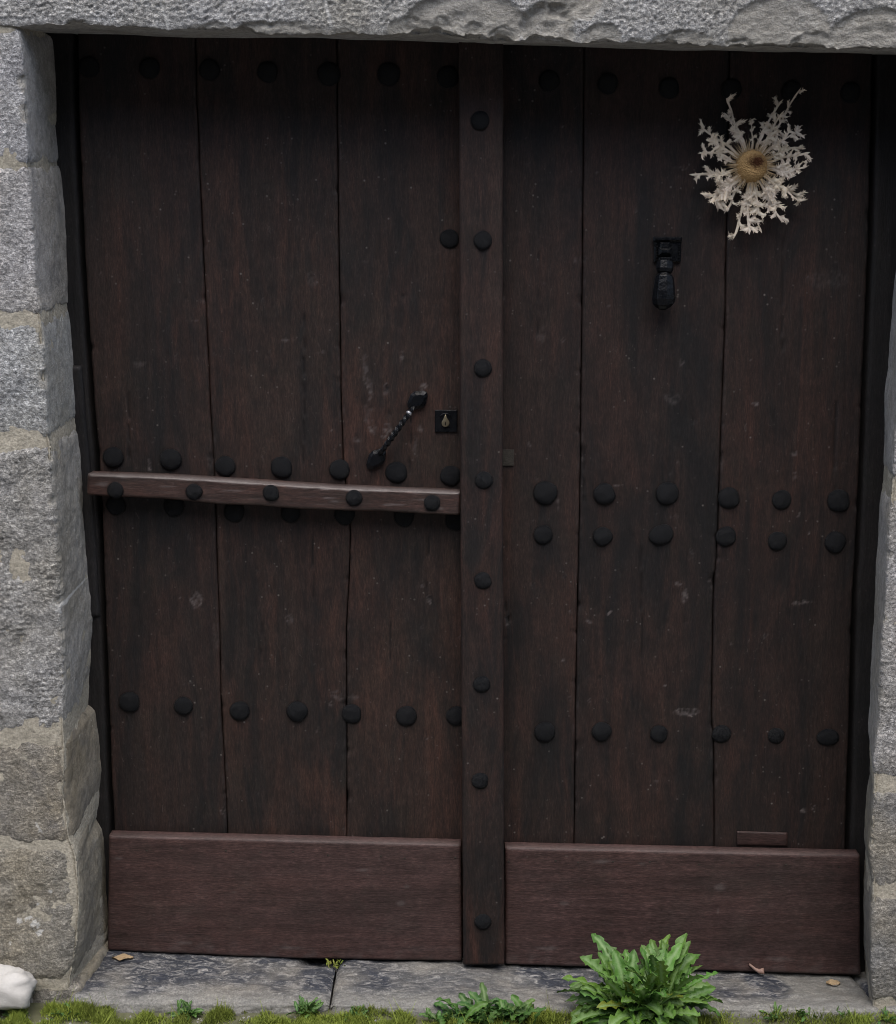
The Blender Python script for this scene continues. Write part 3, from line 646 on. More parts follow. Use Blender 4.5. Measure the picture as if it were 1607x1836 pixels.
for lf, a_, b_ in ((left_leaf, 'L', 'ML'), (right_leaf, 'MR', 'R')):
    zz = np.array([-0.03, ZT]); x0, x1 = ln[a_](zz), ln[b_](zz)
    V = [(x0[0] + .004, YD + .031, zz[0]), (x1[0] - .004, YD + .031, zz[0]), (x1[1] - .004, YD + .031, zz[1]), (x0[1] + .004, YD + .031, zz[1])]
    V += [(v[0], YD + .06, v[2]) for v in V]
    obj('backing_board', V, [(0, 1, 2, 3), (7, 6, 5, 4), (0, 4, 5, 1), (1, 5, 6, 2), (2, 6, 7, 3), (3, 7, 4, 0)], M_black, lf, smooth=False)
# meeting post on the right leaf
YP = 0.155
post = plank('meeting_post', Line([(823, 60), (824, 400), (826, 900), (829, 1400), (831, 1735)], YP), Line([(903, 60), (902, 400), (902, 900), (904, 1400), (905, 1735)], YP), ZT,
             lambda x: 0 * x + float(P(868, 1731, YP)[2]), YP, .062, M_plank, right_leaf, (1.2, 1.1, 1.08), 7.0, gap=0.0, bev=.004, detail=False)
# kick boards
YK = 0.18
kl = plank('kick_board', Line([(195, 1490), (193, 1706)], YK), Line([(827, 1500), (829, 1722)], YK), HLine([(195, 1499), (828, 1515)], YK), HLine([(195, 1705), (540, 1720), (828, 1724)], YK), YK, .034, M_board, left_leaf,
           (1, 1, 1), 8.0, gap=0.0005, bev=.0045, horiz=True, detail=False, lit_top=.25)
kr = plank('kick_board', Line([(906, 1510), (906, 1730)], YK), Line([(1544, 1525), (1546, 1750)], YK), HLine([(906, 1520), (1545, 1534)], YK), HLine([(906, 1730), (1545, 1750)], YK), YK, .034, M_board, right_leaf,
           (0.97, 0.97, 0.98), 9.0, gap=0.0005, bev=.0045, horiz=True, detail=False, lit_top=.25)
plank('repair_block', Line([(1322, 1480), (1322, 1530)], YD - .005), Line([(1413, 1480), (1413, 1530)], YD - .005), HLine([(1322, 1491), (1413, 1494)], YD - .005), HLine([(1322, 1516), (1413, 1518)], YD - .005), YD - .005, .0045,
      M_board, right_leaf, (0.62, 0.58, 0.57), 10.0, gap=0, bev=.0008, horiz=True, detail=False)
# rail across the left leaf
YR = 0.158
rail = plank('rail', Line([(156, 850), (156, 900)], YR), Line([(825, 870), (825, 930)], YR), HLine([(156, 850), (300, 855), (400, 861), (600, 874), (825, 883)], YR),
             HLine([(156, 888), (300, 895), (400, 905), (470, 907), (520, 912), (620, 916), (680, 917), (760, 922), (825, 924)], YR), YR, .056, M_rail, left_leaf, (1, 1, 1), 11.0, gap=0.0, bev=.006, horiz=True, detail=False, lit_top=.9, warp=.003)
# small pieces: cleats
V, Fc = box(*sorted((P(905, 0, YD - .004)[0], P(929, 0, YD - .004)[0])), YD - .004, YD + .002, P(0, 835, YD)[2], P(0, 806, YD)[2], .001)
obj('putty_patch', V, Fc, M_putty, right_leaf, smooth=False)


for (brd, pts_) in ((rail, [(185, 868, 12, 4), (600, 899, 9, 3), (590, 893, 16, 2), (705, 905, 22, 2), (760, 896, 14, 3), (420, 880, 24, 2), (300, 872, 20, 1.5), (660, 880, 40, 2), (540, 874, 40, 2), (460, 868, 30, 1.5), (790, 912, 10, 3)]), (kl, [(214, 1539, 8, 3), (420, 1600, 5, 2), (650, 1560, 14, 3), (720, 1620, 9, 6), (730, 1590, 7, 4), (330, 1690, 16, 4), (520, 1700, 22, 4)]), (kr, [(1082, 1545, 24, 4), (1150, 1549, 9, 2), (1290, 1590, 12, 8), (1288, 1634, 2, 6), (1010, 1620, 10, 5), (980, 1700, 25, 5), (1400, 1720, 25, 6)])):
    me = brd.data; n_ = len(me.vertices); co = np.empty(n_ * 3, np.float32); me.vertices.foreach_get('co', co); co = co.reshape(-1, 3) + np.array(root_off(brd)); w_ = np.zeros(n_, np.float32)
    me.attributes['wear_lit'].data.foreach_get('value', w_)
    for px_, py_, rx_, ry_ in pts_:
        c_ = P(px_, py_, YR if brd is rail else YK); nz_ = fbm(co[:, 0], 0, co[:, 2], 40, 3)
        q = np.sqrt(((co[:, 0] - c_[0]) / (rx_ * .0013)) ** 2 + ((co[:, 2] - c_[2]) / (ry_ * .0013)) ** 2) + nz_ * .6
        w_ = np.maximum(w_, (.6 if brd is rail else .42) * ss(1.3, .3, q))
    # mud splash thrown up from the threshold
    sp_ = np.clip(fbm(co[:, 0], 3, co[:, 2], 30, 4) + .1, 0, 1) * ss(.075, .0, co[:, 2] - backz(co[:, 0])) * .45
    w_ = np.maximum(w_, sp_); me.attributes['wear_lit'].data.foreach_set('value', w_.astype(np.float32))
# door frame: jamb posts and head
frame = empty('door_frame', P(150, 1700, 0.21), 'dark timber door frame showing as a narrow strip inside the left stone reveal', 'door frame')
YFm = 0.222
def frame_post(Lf, Rf, Y, z0, z1, seed, name='jamb_post', th=.09, tint=(1, 1, 1)):
    plank(name, Lf, Rf, z1, z0, Y, th, M_frame, frame, tint, seed, gap=0.0, bev=.006, detail=False, step=.006)
lo = Line([(60, 60), (100, 700), (140, 1500), (150, 1800)], YFm)
frame_post(lo, Line([(x - 7, y) for x, y in E['L']], YFm), YFm, -0.06, ZT, 21.0)
frame_post(Line([(120, 640), (126, 900), (140, 1110)], YFm - .012), Line([(144, 640), (152, 740), (166, 900), (178, 1110)], YFm - .012), YFm - .012, float(P(150, 1105, YFm)[2]), float(P(140, 655, YFm)[2]), 22.0, name='stop_batten', th=.012, tint=(1.3, 1.3, 1.35))
frame_post(Line([(x + 7, y) for x, y in E['R']], YFm), Line([(1680, 60), (1600, 1800)], YFm), YFm, -0.1, ZT, 23.0)
V, Fc = box(-1.2, 1.25, 0.275, 0.60, float(lin_b(0)) + 0.012, ZT + .3); obj('head_beam', V, Fc, M_frame, frame, smooth=False)
V, Fc = box(-1.3, 1.3, 0.34, 0.36, -0.2, ZT + .05); obj('inner_panel', V, Fc, M_black, frame, smooth=False)

# nail holes in the kick boards
def nail(px, py, Y, r, parent):
    c = P(px, py, Y - .0005); V = [(c[0] + r * math.cos(a), c[1] - .0008, c[2] + r * .7 * math.sin(a)) for a in np.linspace(0, 2 * math.pi, 8)[:-1]] + [(c[0], c[1] - .0016, c[2])]
    obj('nail', V, [(i, (i + 1) % 7, 7) for i in range(7)], M_putty, parent)
for k in range(9): nail(262 + k * 68 + rr.uniform(-16, 16), 1521 + k * 2 + rr.uniform(-3, 4), YK, .0032, kl)
for k in range(10): nail(930 + k * 62 + rr.uniform(-18, 18), 1541 + k * 1.2 + rr.uniform(-4, 5), YK, .0032, kr)

# ------------------------------------------------------------------ studs
def stud_mesh(seed):
    n, m = 22, 7; V = []; rs = random.Random(seed); ph = [rs.uniform(0, 6.3) for _ in range(3)]; am = [rs.uniform(.004, .028) for _ in range(3)]
    rad = [1.0, 1.0, .93, .78, .56, .3]; hh = [0.05, -.10, -.25, -.40, -.50, -.56]
    for r_, h_ in zip(rad, hh):
        for k in range(n):
            a = 2 * math.pi * k / n; w_ = 1 + sum(am[q] * math.sin((q + 2) * a + ph[q]) for q in range(3))
            fc = 1 + 0.008 * math.cos(6 * a + ph[0])
            V.append((r_ * w_ * fc * math.cos(a), h_ * (1 + .08 * math.sin(a * 2 + ph[1])), r_ * w_ * fc * math.sin(a)))
    V.append((rs.uniform(-.06, .06), -.58, rs.uniform(-.06, .06)))
    Fc = []
    for i in range(5):
        for k in range(n): Fc.append((i * n + k, i * n + (k + 1) % n, (i + 1) * n + (k + 1) % n, (i + 1) * n + k))
    for k in range(n): Fc.append((5 * n + k, 5 * n + (k + 1) % n, len(V) - 1))
    me = bpy.data.meshes.new('stud'); me.from_pydata(V, [], Fc); me.update(); me.materials.append(M_iron)
    me.polygons.foreach_set('use_smooth', [True] * len(me.polygons)); return me
SM = [stud_mesh(i) for i in range(7)]
def stud(px, py, r, Y, parent, sx=1.0, hgt=1.0):
    o = bpy.data.objects.new('stud', SM[rr.randrange(7)]); C.objects.link(o); o.parent = parent
    c = Vector(P(px, py, Y)) - root_off(parent); o.location = c
    s = r * S(Y) * 1.04; o.scale = (s * sx, s * hgt * .72, s); o.rotation_euler = (0, rr.uniform(-.5, .5), 0)
for x, y, r in [(203, 820, 18), (306, 824, 19), (404, 836, 18), (505, 838, 19), (609, 842, 18), (711, 847, 19), (808, 853, 18), (806, 428, 16),
                (208, 906, 17), (312, 908, 18), (420, 918, 18), (521, 920, 17), (618, 923, 18), (725, 926, 18), (817, 933, 18),
                (232, 1259, 19), (329, 1266, 17), (430, 1275, 18), (533, 1276, 19), (631, 1280, 18), (729, 1284, 19), (818, 1284, 18),
                (160, 120, 17), (268, 122, 17), (376, 125, 17), (480, 129, 17), (590, 133, 19), (697, 133, 19), (803, 138, 18)]:
    stud(x, y, r, YD - .001, left_leaf)
for x, y, r, s_ in [(978, 884, 21, 1), (1084, 886, 19, 1), (1197, 885, 20, 1), (1307, 893, 19, 1), (1402, 896, 17, 1), (1504, 898, 20, 1), (974, 959, 17, 1), (1081, 962, 17, 1), (1186, 959, 18, 1.22),
                    (1302, 962, 18, 1), (1394, 970, 17, 1), (1498, 972, 19, 1), (977, 1313, 19, 1), (1079, 1312, 18, 1), (1182, 1316, 16, 1), (1294, 1316, 17, 1), (1392, 1319, 15, 1), (1485, 1322, 16, 1.25),
                    (985, 145, 17, 1), (1090, 150, 17, 1), (1200, 158, 17, 1), (1312, 160, 17, 1), (1420, 163, 17, 1), (1525, 166, 17, 1)]:
    stud(x, y, r, YD - .001, right_leaf, s_)
for x, y in [(861, 216), (866, 431), (866, 660), (868, 861), (866, 1041), (864, 1227), (861, 1400), (866, 1653)]: stud(x, y, 15.5, YP, post, 1, 1.15)
for x, y in [(207, 879), (348, 882), (486, 884), (635, 893), (775, 902)]: stud(x, y, 14.5, YR, rail, 1, 1.3)

# ------------------------------------------------------------------ ironwork
# pull handle
pull = empty('pull_handle', P(712, 770, YD)); pull.parent = left_leaf; pull.location = Vector(P(712, 770, YD)) - left_leaf.location
hx = 0.0
def lozenge(cx, cy, L_, W_, ang, Y, T=.007):
    c = P(cx, cy, Y); k = S(Y); ca, sa = math.cos(ang), math.sin(ang); out = []
    prof = [(-1, 0), (-.8, .5), (-.45, .75), (-.1, 1), (.3, .95), (.6, .62), (.85, .4), (1, .0)]
    loop = [(a_, b_) for a_, b_ in prof] + [(a_, -b_) for a_, b_ in reversed(prof[1:-1])]
    V = []
    for sc, y in ((1.0, 0), (.97, -T), (.6, -T * 1.7)):
        for a_, b_ in loop:
            u_, v_ = a_ * L_ * k * sc, b_ * W_ * k * sc
            V.append((c[0] + u_ * ca - v_ * sa, c[1] + y, c[2] + u_ * sa + v_ * ca))
    n = len(loop); Fc = [(i + r * n, (i + 1) % n + r * n, (i + 1) % n + (r + 1) * n, i + (r + 1) * n) for r in (0, 1) for i in range(n)]
    Fc.append(tuple(range(2 * n, 3 * n))); return V, Fc
ang = math.atan2(830 - 712, 752 - 668)
v, f = lozenge(749, 717, 22, 16, ang * .75, YD, .010); obj('mount_plate', v, f, M_iron, pull, smooth=False)
v, f = lozenge(675, 822, 24, 15, ang * .9, YD, .010); obj('mount_plate', v, f, M_iron, pull, smooth=False)
pts = []; N = 46
p0, p1 = P(742, 728, YD - .006), P(680, 815, YD - .006)
for i in range(N):
    t = i / (N - 1); q = p0 + (p1 - p0) * t; q = q + np.array([0, -0.034 * math.sin(math.pi * t) ** 0.55, 0]); pts.append(q)
rad = [.0042 + .0012 * math.sin(math.pi * i / (N - 1)) for i in range(N)]
v, f = tube(pts, rad, 8, twist=.33, square=True); obj('twisted_bar', v, f, M_iron, pull, smooth=False)
v, f = tube(pts[5:8], [.0066, .0082, .0066], 12); obj('collar', v, f, M_steel, pull)
# lock plate
lock = empty('lock', (0, 0, 0)); lock.parent = left_leaf; lock.location = Vector(P(800, 755, YD)) - left_leaf.location
a_, b_ = P(780, 775, YD - .006), P(820, 735, YD - .006)
v, f = box(a_[0], b_[0], YD - .006, YD + .001, a_[2], b_[2], .0015); obj('lock_plate', v, f, M_iron, lock, smooth=False)
c = P(799, 757, YD - .009)
arc = [(c[0] + .0145 * math.cos(t), c[1] + .002, c[2] + .006 + .0145 * math.sin(t)) for t in np.linspace(.45, math.pi - .45, 12)]
v, f = tube(arc, [.0016] * 12, 6); obj('hood_ridge', v, f, M_iron, lock)
loop = []
for k in range(24):
    a0 = 2 * math.pi * k / 24; loop.append((.0095 * math.cos(a0), .0095 * math.sin(a0) - .002 + (.012 if math.sin(a0) > .3 else 0) * max(0, 1 - abs(math.cos(a0)) * 1.6)))
V = [(c[0] + x * s_, c[1] + y, c[2] + z * s_) for s_, y in ((1, .003), (1, -.002), (.8, -.003)) for x, z in loop]
Fc = [(i + r * 24, (i + 1) % 24 + r * 24, (i + 1) % 24 + (r + 1) * 24, i + (r + 1) * 24) for r in (0, 1) for i in range(24)] + [tuple(range(48, 72))]
obj('key_cylinder', V, Fc, M_brass, lock)
v, f = box(c[0] - .001, c[0] + .001, c[1] - .0042, c[1] - .003, c[2] - .007, c[2] + .001); obj('keyhole', v, f, M_black, lock, smooth=False)
# knocker
kn = empty('door_knocker', (0, 0, 0)); kn.parent = right_leaf; kn.location = Vector(P(1197, 450, YD)) - right_leaf.location
def rbox(px0, px1, py0, py1, y0, y1, b): 
    p, q = P(px0, py1, y0), P(px1, py0, y0); return box(p[0], q[0], y0, y1, p[2], q[2], b)
parts = [rbox(1173, 1223, 426, 470, YD - .008, YD, .003), rbox(1172, 1224, 424, 433, YD - .016, YD - .007, .004)]
for k in range(7):
    for px in (1178, 1218): parts.append(rbox(px - 1.6, px + 1.6, 436 + k * 4.8, 439 + k * 4.8, YD - .0105, YD - .007, .001))
obj('back_plate', *merge(parts), M_iron, kn, smooth=False)
parts = [rbox(1184, 1203, 434, 447, YD - .026, YD - .007, .004), rbox(1182, 1206, 443, 458, YD - .030, YD - .007, .007), rbox(1182, 1207, 461, 468, YD - .034, YD - .007, .006)]
obj('hinge_block', *merge(parts), M_iron, kn, smooth=False)
hp = []; hr = []
for py, r_, off in [(463, 5, .02), (468, 11, .024), (470, 15.5, .027), (482, 16, .03), (488, 13.5, .032), (491, 10, .032), (493, 13, .034), (496, 16.5, .036), (505, 18, .037), (520, 20, .038), (534, 21.5, .038), (543, 20.5, .036), (549, 15, .034), (553, 7, .03)]:
    hp.append(P(1193 - (py - 463) * .035, py, YD - off)); hr.append(r_ * S(YD) * .98)
v, f = tube(hp, hr, 8, squash=.8, square=False); o = obj('hammer', v, f, M_iron, kn, smooth=False)
bm_ = o.modifiers.new('Bevel', 'BEVEL'); bm_.width = .0015; bm_.segments = 2

# ------------------------------------------------------------------ dried thistle
tc = P(1347, 298, YD - .03)
th = empty('dried_thistle', tc, 'pale dried carline thistle with curled spiny leaves hanging on the right leaf', 'dried flower')
kz = S(YD - .02) * 280 / 1607.0
def ribbon(P0, D, N_, L_, w0, rs, segs, curl, out, parts, spikes=0.5, taper=.7, sw=0.0, base=0.35):
    """crinkled strip with a raised midrib and a few spines on its margins"""
    d = D.normalized(); p = Vector(P0); st = L_ / segs; V = []; Fc = []; A = []; V2 = []; F2 = []; pts = []; tw = rs.uniform(-.45, .45); ph = rs.uniform(0, 6)
    for i in range(segs + 1):
        t = i / segs; side = d.cross(N_)
        if side.length < 1e-4: side = Vector((1, 0, 0))
        side.normalize(); nn = side.cross(d).normalized()
        an = tw * t + .32 * math.sin(t * 7 + ph); sv = side * math.cos(an) + nn * math.sin(an); uv = nn * math.cos(an) - side * math.sin(an)
        w_ = w0 * (base + (1 - base) * math.sin(math.pi * min(t * 1.25 + .12, 1)) ** .8) * (1 + .25 * rs.uniform(-1, 1)) if t < 1 else .0002
        V += [p + sv * w_ + uv * w_ * .5 * math.sin(9 * t + ph), p + uv * w_ * .45, p - sv * w_ + uv * w_ * .5 * math.cos(8 * t + ph)]; A += [0, .9, 0]
        if i < segs: n = 3 * i; Fc += [(n, n + 3, n + 4, n + 1), (n + 1, n + 4, n + 5, n + 2)]
        if 0 < i < segs:
            for sgn in (1, -1):
                if rs.random() < spikes:
                    q = p + sv * w_ * sgn * .8; sp = (sv * sgn * rs.uniform(.5, 1) + d * rs.uniform(.5, 1.2) + N_ * rs.uniform(-.2, .5)).normalized() * w0 * rs.uniform(1.2, 2.4)
                    n2 = len(V2); V2 += [q + d * w0 * .5, q - d * w0 * .5, q + sp]; F2.append((n2, n2 + 1, n2 + 2))
        pts.append((p.copy(), d.copy(), sv.copy(), w_, t))
        p = p + d * st; d = Matrix.Rotation(curl / segs + sw * math.sin(t * 9 + ph), 3, N_) @ d; d = (d + N_ * (out / segs)).normalized()
    parts.append((V, Fc, A))
    if V2: parts.append((V2, F2, [.3] * len(V2)))
    return pts
def thistle_leaf(tipzx, tipzy, rs, wid=1.0, bend=0.0, fluff=1.0, startr=135):
    N_ = Vector((0, -1, 0)); c0 = Vector((tc[0], YD - .032, tc[2]))
    dx, dz = (tipzx - 840) * kz, -(tipzy - 910) * kz; L_ = math.hypot(dx, dz)
    D = Vector((dx, 0, dz)).normalized(); parts = []
    s = c0 + D * startr * kz; Ls = L_ - startr * kz; D0 = Matrix.Rotation(-bend / 2, 3, N_) @ D; L2 = Ls * (1 + abs(bend) * .06)
    pts = ribbon(s, D0, N_, L2, .0027 * wid, rs, 14, bend, rs.uniform(.0, .35), parts, spikes=.22, sw=.06, base=.8)
    sg = rs.choice((1, -1)); i = 5
    while i < 14:
        p, d, sv, w_, t = pts[i]
        for g in ((sg, -sg) if rs.random() < .35 else (sg,)):
            an = rs.uniform(.5, 1.1); dirn = d * math.cos(an) + sv * g * math.sin(an) + N_ * rs.uniform(0, .3)
            l_ = min(.26 * Ls, .022) * fluff * rs.uniform(.6, 1.3)
            sub = ribbon(p, dirn, N_, l_, .0034 * wid, rs, 6, -g * rs.uniform(-.6, 1.8), rs.uniform(-.2, .5), parts, spikes=.5, base=.6)
        sg = -sg; i += rs.choice((1, 2, 2, 3))
    V, Fc = merge([(np.array([tuple(v) for v in a_]), b_) for a_, b_, _ in parts]); A = np.concatenate([np.array(c_) for _, _, c_ in parts])
    V[:, 1] = np.minimum(V[:, 1], YD - .007)
    o = obj('leaf', V, Fc, M_dry, th, smooth=True, attrs={'rib': A * .7, 'rnd': np.full(len(V), rs.uniform(.25, .95))})
    o.color = (1, rs.uniform(.95, 1), rs.uniform(.88, 1), 1)
rs = random.Random(5)
TL = [(1245, 165, 1.0, .15, .8), (1080, 280, 1.2, -.55, .9), (590, 255, 1.2, .1, 1.1), (560, 400, 1.0, .5, .9), (530, 470, .9, .9, .8), (345, 545, 1.1, .3, 1.0), (400, 640, 1.0, -.1, 1.1), (300, 840, 1.0, .9, .9),
      (240, 1010, 1.2, -.4, .9), (400, 1190, 1.5, -.5, 1.5), (470, 1270, 1.6, .6, 1.4), (555, 1310, 1.4, .8, 1.1), (725, 1610, 1.3, -.3, 1.1), (650, 1340, 1.1, .6, .9), (880, 1570, 1.4, .15, 1.1), (1020, 1530, 1.0, .6, .8), (940, 1370, 1.6, -.3, 1.2),
      (1190, 1440, 1.3, .3, 1.2), (1130, 1290, 1.4, -.5, 1.1), (1345, 1225, 1.3, .4, 1.2), (1210, 1110, 1.5, .5, 1.2), (1270, 980, 1.5, -.4, 1.2), (1370, 900, 1.2, .5, 1.1), (1410, 800, 1.1, -.15, 1.0), (1360, 770, 1.1, -1.0, .8), (1290, 550, 1.3, -.5, 1.1),
      (1180, 560, 1.0, .6, .8), (1100, 590, 1.2, -.3, .9), (975, 520, 1.0, -.5, .6), (1130, 390, 1.2, -.1, 1.0), (1300, 1270, 1.1, -.3, 1.0), (1080, 1190, 1.3, .2, 1.0), (620, 540, 1.0, .3, .6), (480, 820, 1.0, -.3, .8), (480, 1010, 1.3, .3, 1.0), (560, 1120, 1.5, -.3, 1.2), (1190, 750, 1.3, .3, .9), (830, 1350, 1.2, 0, .8), (820, 480, .8, .4, .6)]
for q in TL: thistle_leaf(q[0], q[1], rs, q[2], q[3], q[4])
# seed head
n, m = 36, 14; V = []; H = []; R0 = 158 * kz
for j in range(m + 1):
    t = j / m; r_ = R0 * math.cos(t * math.pi / 2) ** .8 if j < m else 0
    for k in range(n):
        a0 = 2 * math.pi * k / n; y = -.030 * math.sin(t * math.pi / 2) + .008 * max(0, (t - .75) * 4) * .7
        x_, z_ = r_ * math.cos(a0), r_ * math.sin(a0) * 1.03
        V.append((tc[0] + x_, YD - .028 + y, tc[2] + z_))
        dd = math.hypot((x_ - R0 * .22) / (R0 * .58), (z_ - R0 * .22) / (R0 * .42)); H.append(max(0, min(1, 1.5 - dd * 1.1 + .5 * float(pn(x_ * 300, 0, z_ * 300)))))
obj('seed_head', V, grid_faces(m + 1, n, closed=True), M_head, th, attrs={'heart': H})
parts = []
for k in range(150):
    a0 = 2 * math.pi * k / 150 + rs.uniform(-.03, .03); r0 = R0 * rs.uniform(.86, 1.0); r1 = R0 * rs.uniform(1.25, 1.95); y0 = YD - .032 - rs.uniform(0, .012); y1 = y0 + rs.uniform(-.012, .008)
    t_ = Vector((-math.sin(a0), 0, math.cos(a0))); d_ = Vector((math.cos(a0), 0, math.sin(a0))); b0 = Vector((tc[0], y0, tc[2])) + d_ * r0; b1 = Vector((tc[0], y1, tc[2])) + d_ * r1 + t_ * rs.uniform(-.003, .003)
    parts.append(([b0 + t_ * .0011, b0 - t_ * .0011, b0 + Vector((0, -.0012, 0)), b1], [(0, 2, 3), (2, 1, 3), (0, 3, 1)]))
V, Fc = merge([(np.array([tuple(v) for v in a_]), b_) for a_, b_ in parts]); o = obj('bract_ring', V, Fc, M_bract, th, smooth=False); o['kind'] = 'stuff'
v, f = tube([(tc[0], YD, tc[2]), (tc[0], YD - .034, tc[2])], [.006, .014], 8); obj('stalk', v, f, M_bract, th)

# ------------------------------------------------------------------ ground, lane, pavement
GZ = -0.085
g = obj('ground', [(-60, -60, -0.11), (60, -60, -0.11), (60, 0.3, -0.11), (-60, 0.3, -0.11)], [(0, 1, 2, 3)], M_road, None, smooth=False); tag(g, kind='structure')
xs = np.arange(-1.6, 1.6, 0.01); ys = np.arange(-0.16, 0.0, 0.006); Yg, Xg = np.meshgrid(ys, xs, indexing='ij')
def gz(x, y): return frontz(x) - 0.026 + fbm(x, y, 0 * x, 14, 4) * 0.006
o = obj('soil_strip', np.stack([Xg, Yg, gz(Xg, Yg)], -1).reshape(-1, 3), grid_faces(len(ys), len(xs)), M_soil, None); tag(o, kind='structure')
pave = empty('pavement', (0, -0.5, -0.09), kind='structure')
def slab(x0, x1, y0, y1, z, parent, tilt=0.0):
    n1, n2 = 24, 24; U, W = np.meshgrid(np.linspace(0, 1, n1), np.linspace(0, 1, n2), indexing='ij')
    X = x0 + (x1 - x0) * W; Y = y0 + (y1 - y0) * U
    e_ = np.minimum(np.minimum(X - x0, x1 - X), np.minimum(Y - y0, y1 - Y))
    Z = z + tilt * (X - x0) + fbm(X, Y, 0 * X, 10, 4) * .003 - .02 * (e_ <= 0) - .005 * np.exp(-e_ / .008)
    obj('slab', np.stack([X, Y, Z], -1).reshape(-1, 3), grid_faces(n1, n2), M_slab, parent, color=(rr.uniform(.9, 1.1),) * 3)
for r_ in range(4):
    y1 = -0.118 - r_ * 0.33; y0 = y1 - 0.32; x = -2.4 + r_ * .21
    edges = [-2.4, -1.75, -1.1, -0.62, -0.02, 0.66, 1.22, 1.9, 2.5] if r_ == 0 else None
    if edges:
        for a_, b_ in zip(edges[:-1], edges[1:]): slab(a_ + .006, b_ - .006, y0, y1, float(frontz(np.clip((a_ + b_) / 2, -1, 1))) - .035, pave)
    else:
        while x < 2.4:
            l_ = rr.uniform(.45, .75); slab(x + .006, x + l_ - .006, y0, y1, float(frontz(np.clip(x, -1, 1))) - .037, pave); x += l_
# unseen house front added across the lane to keep the low sky off the door
V, Fc = merge([box(-14, 14, -9.2, -8.0, -0.2, 6.5), box(-14.4, 14.4, -9.4, -7.7, 6.5, 6.75)])
o = obj('sky_block_house', V, Fc, M_sky_block, None, smooth=False); tag(o, kind='structure')

# white stone at the foot of the left jamb
def blob(name, c, rx, ry, rz, mat, label, cat, seed, amp=.08, parent=None):
    n, m = 32, 18; V = []
    for j in range(m + 1):
        t = math.pi * j / m
        for k in range(n):
            a0 = 2 * math.pi * k / n; d_ = np.array([math.sin(t) * math.cos(a0), math.sin(t) * math.sin(a0), math.cos(t)])
            s_ = 1 + amp * float(fbm(d_[0] + seed, d_[1], d_[2], 1.3, 3)); e_ = np.sign(d_) * np.abs(d_) ** .8
            V.append((c[0] + rx * e_[0] * s_, c[1] + ry * e_[1] * s_, c[2] + rz * (max(e_[2], -.9) * .93 + .05 * float(fbm(d_[0], d_[1] + seed, d_[2], 3, 3))) * s_))
    o = obj(name, V, grid_faces(m + 1, n, closed=True, flip=False), mat, parent); tag(o, label, cat); return o
blob('white_stone', P(10, 1772, -0.05), .070, .045, .046, M_white, 'pale rounded white stone lying at the foot of the left jamb', 'stone', 3.0, .28)

# ------------------------------------------------------------------ plants
def weed_leaf(base, az, elev, L_, W_, rs, parent, mat, lobes=7, droop=1.0, name='leaf', tooth=.55, tint=None):
    """toothed leaf on an arching midrib"""
    n = 34; d = Vector((math.cos(az) * math.cos(elev), math.sin(az) * math.cos(elev), math.sin(elev)))
    hz = Vector((math.cos(az), math.sin(az), 0)); side = Vector((-math.sin(az), math.cos(az), 0))
    roll = rs.uniform(-.5, .5); p = Vector(base); V = []; A = []; Fc = []; el = elev; st = L_ / (n - 1); azz = 0
    tw = rs.uniform(-.7, .7); ph = rs.uniform(0, 6)
    for i in range(n):
        t = i / (n - 1)
        d = (hz * math.cos(el) + Vector((0, 0, 1)) * math.sin(el) + side * azz).normalized()
        s_ = side - d * side.dot(d); s_.normalize(); up = s_.cross(d) * -1
        if up.z < 0 and elev < 1.5: up = -up
        rl = roll + tw * t; sv = s_ * math.cos(rl) + up * math.sin(rl); uv = up * math.cos(rl) - s_ * math.sin(rl)
        env = (t ** .75) * (1 - t) ** .42 * 1.9 if t < 1 else 0
        env = max(env, .07 if t < .9 else 0)
        k = (t * lobes + ph) % 1.0; saw = (1 - k) if k > .12 else k / .12 * .88
        wl = W_ * env * ((1 - tooth) + tooth * saw) ; k2 = (t * lobes + ph + .35) % 1.0; saw2 = (1 - k2) if k2 > .12 else k2 / .12 * .88
        wr = W_ * env * ((1 - tooth) + tooth * saw2); sweep = -d * .22
        ruf = .25 * math.sin(t * lobes * 6.3 + ph)
        V += [p + sv * wl + uv * wl * (.30 + ruf) + sweep * wl, p + sv * wl * .5 + uv * wl * .22, p + uv * -.0012, p - sv * wr * .5 + uv * wr * .22, p - sv * wr + uv * wr * (.30 - ruf) + sweep * wr]
        A += [0, 0, .9 if t < .92 else .3, 0, 0]
        p = p + d * st; el -= droop * (0.3 + t) / n; azz += tw * .25 / n
    fs = [tuple(int(v_) for v_ in q) for q in grid_faces(n, 5)]
    r_ = rs.uniform(.2, .9)
    o = obj(name, [tuple(v_) for v_ in V], fs, mat, parent, smooth=True, attrs={'rib': A, 'rnd': [r_] * len(V)})
    o.color = tint or (rs.uniform(.85, 1.15), rs.uniform(.9, 1.1), rs.uniform(.7, 1.1), 1)
rs = random.Random(21)
pb = P(1156, 1815, -0.075)
dnd = empty('dandelion', pb, 'large bright green dandelion rosette with toothed leaves growing before the right leaf', 'plant')
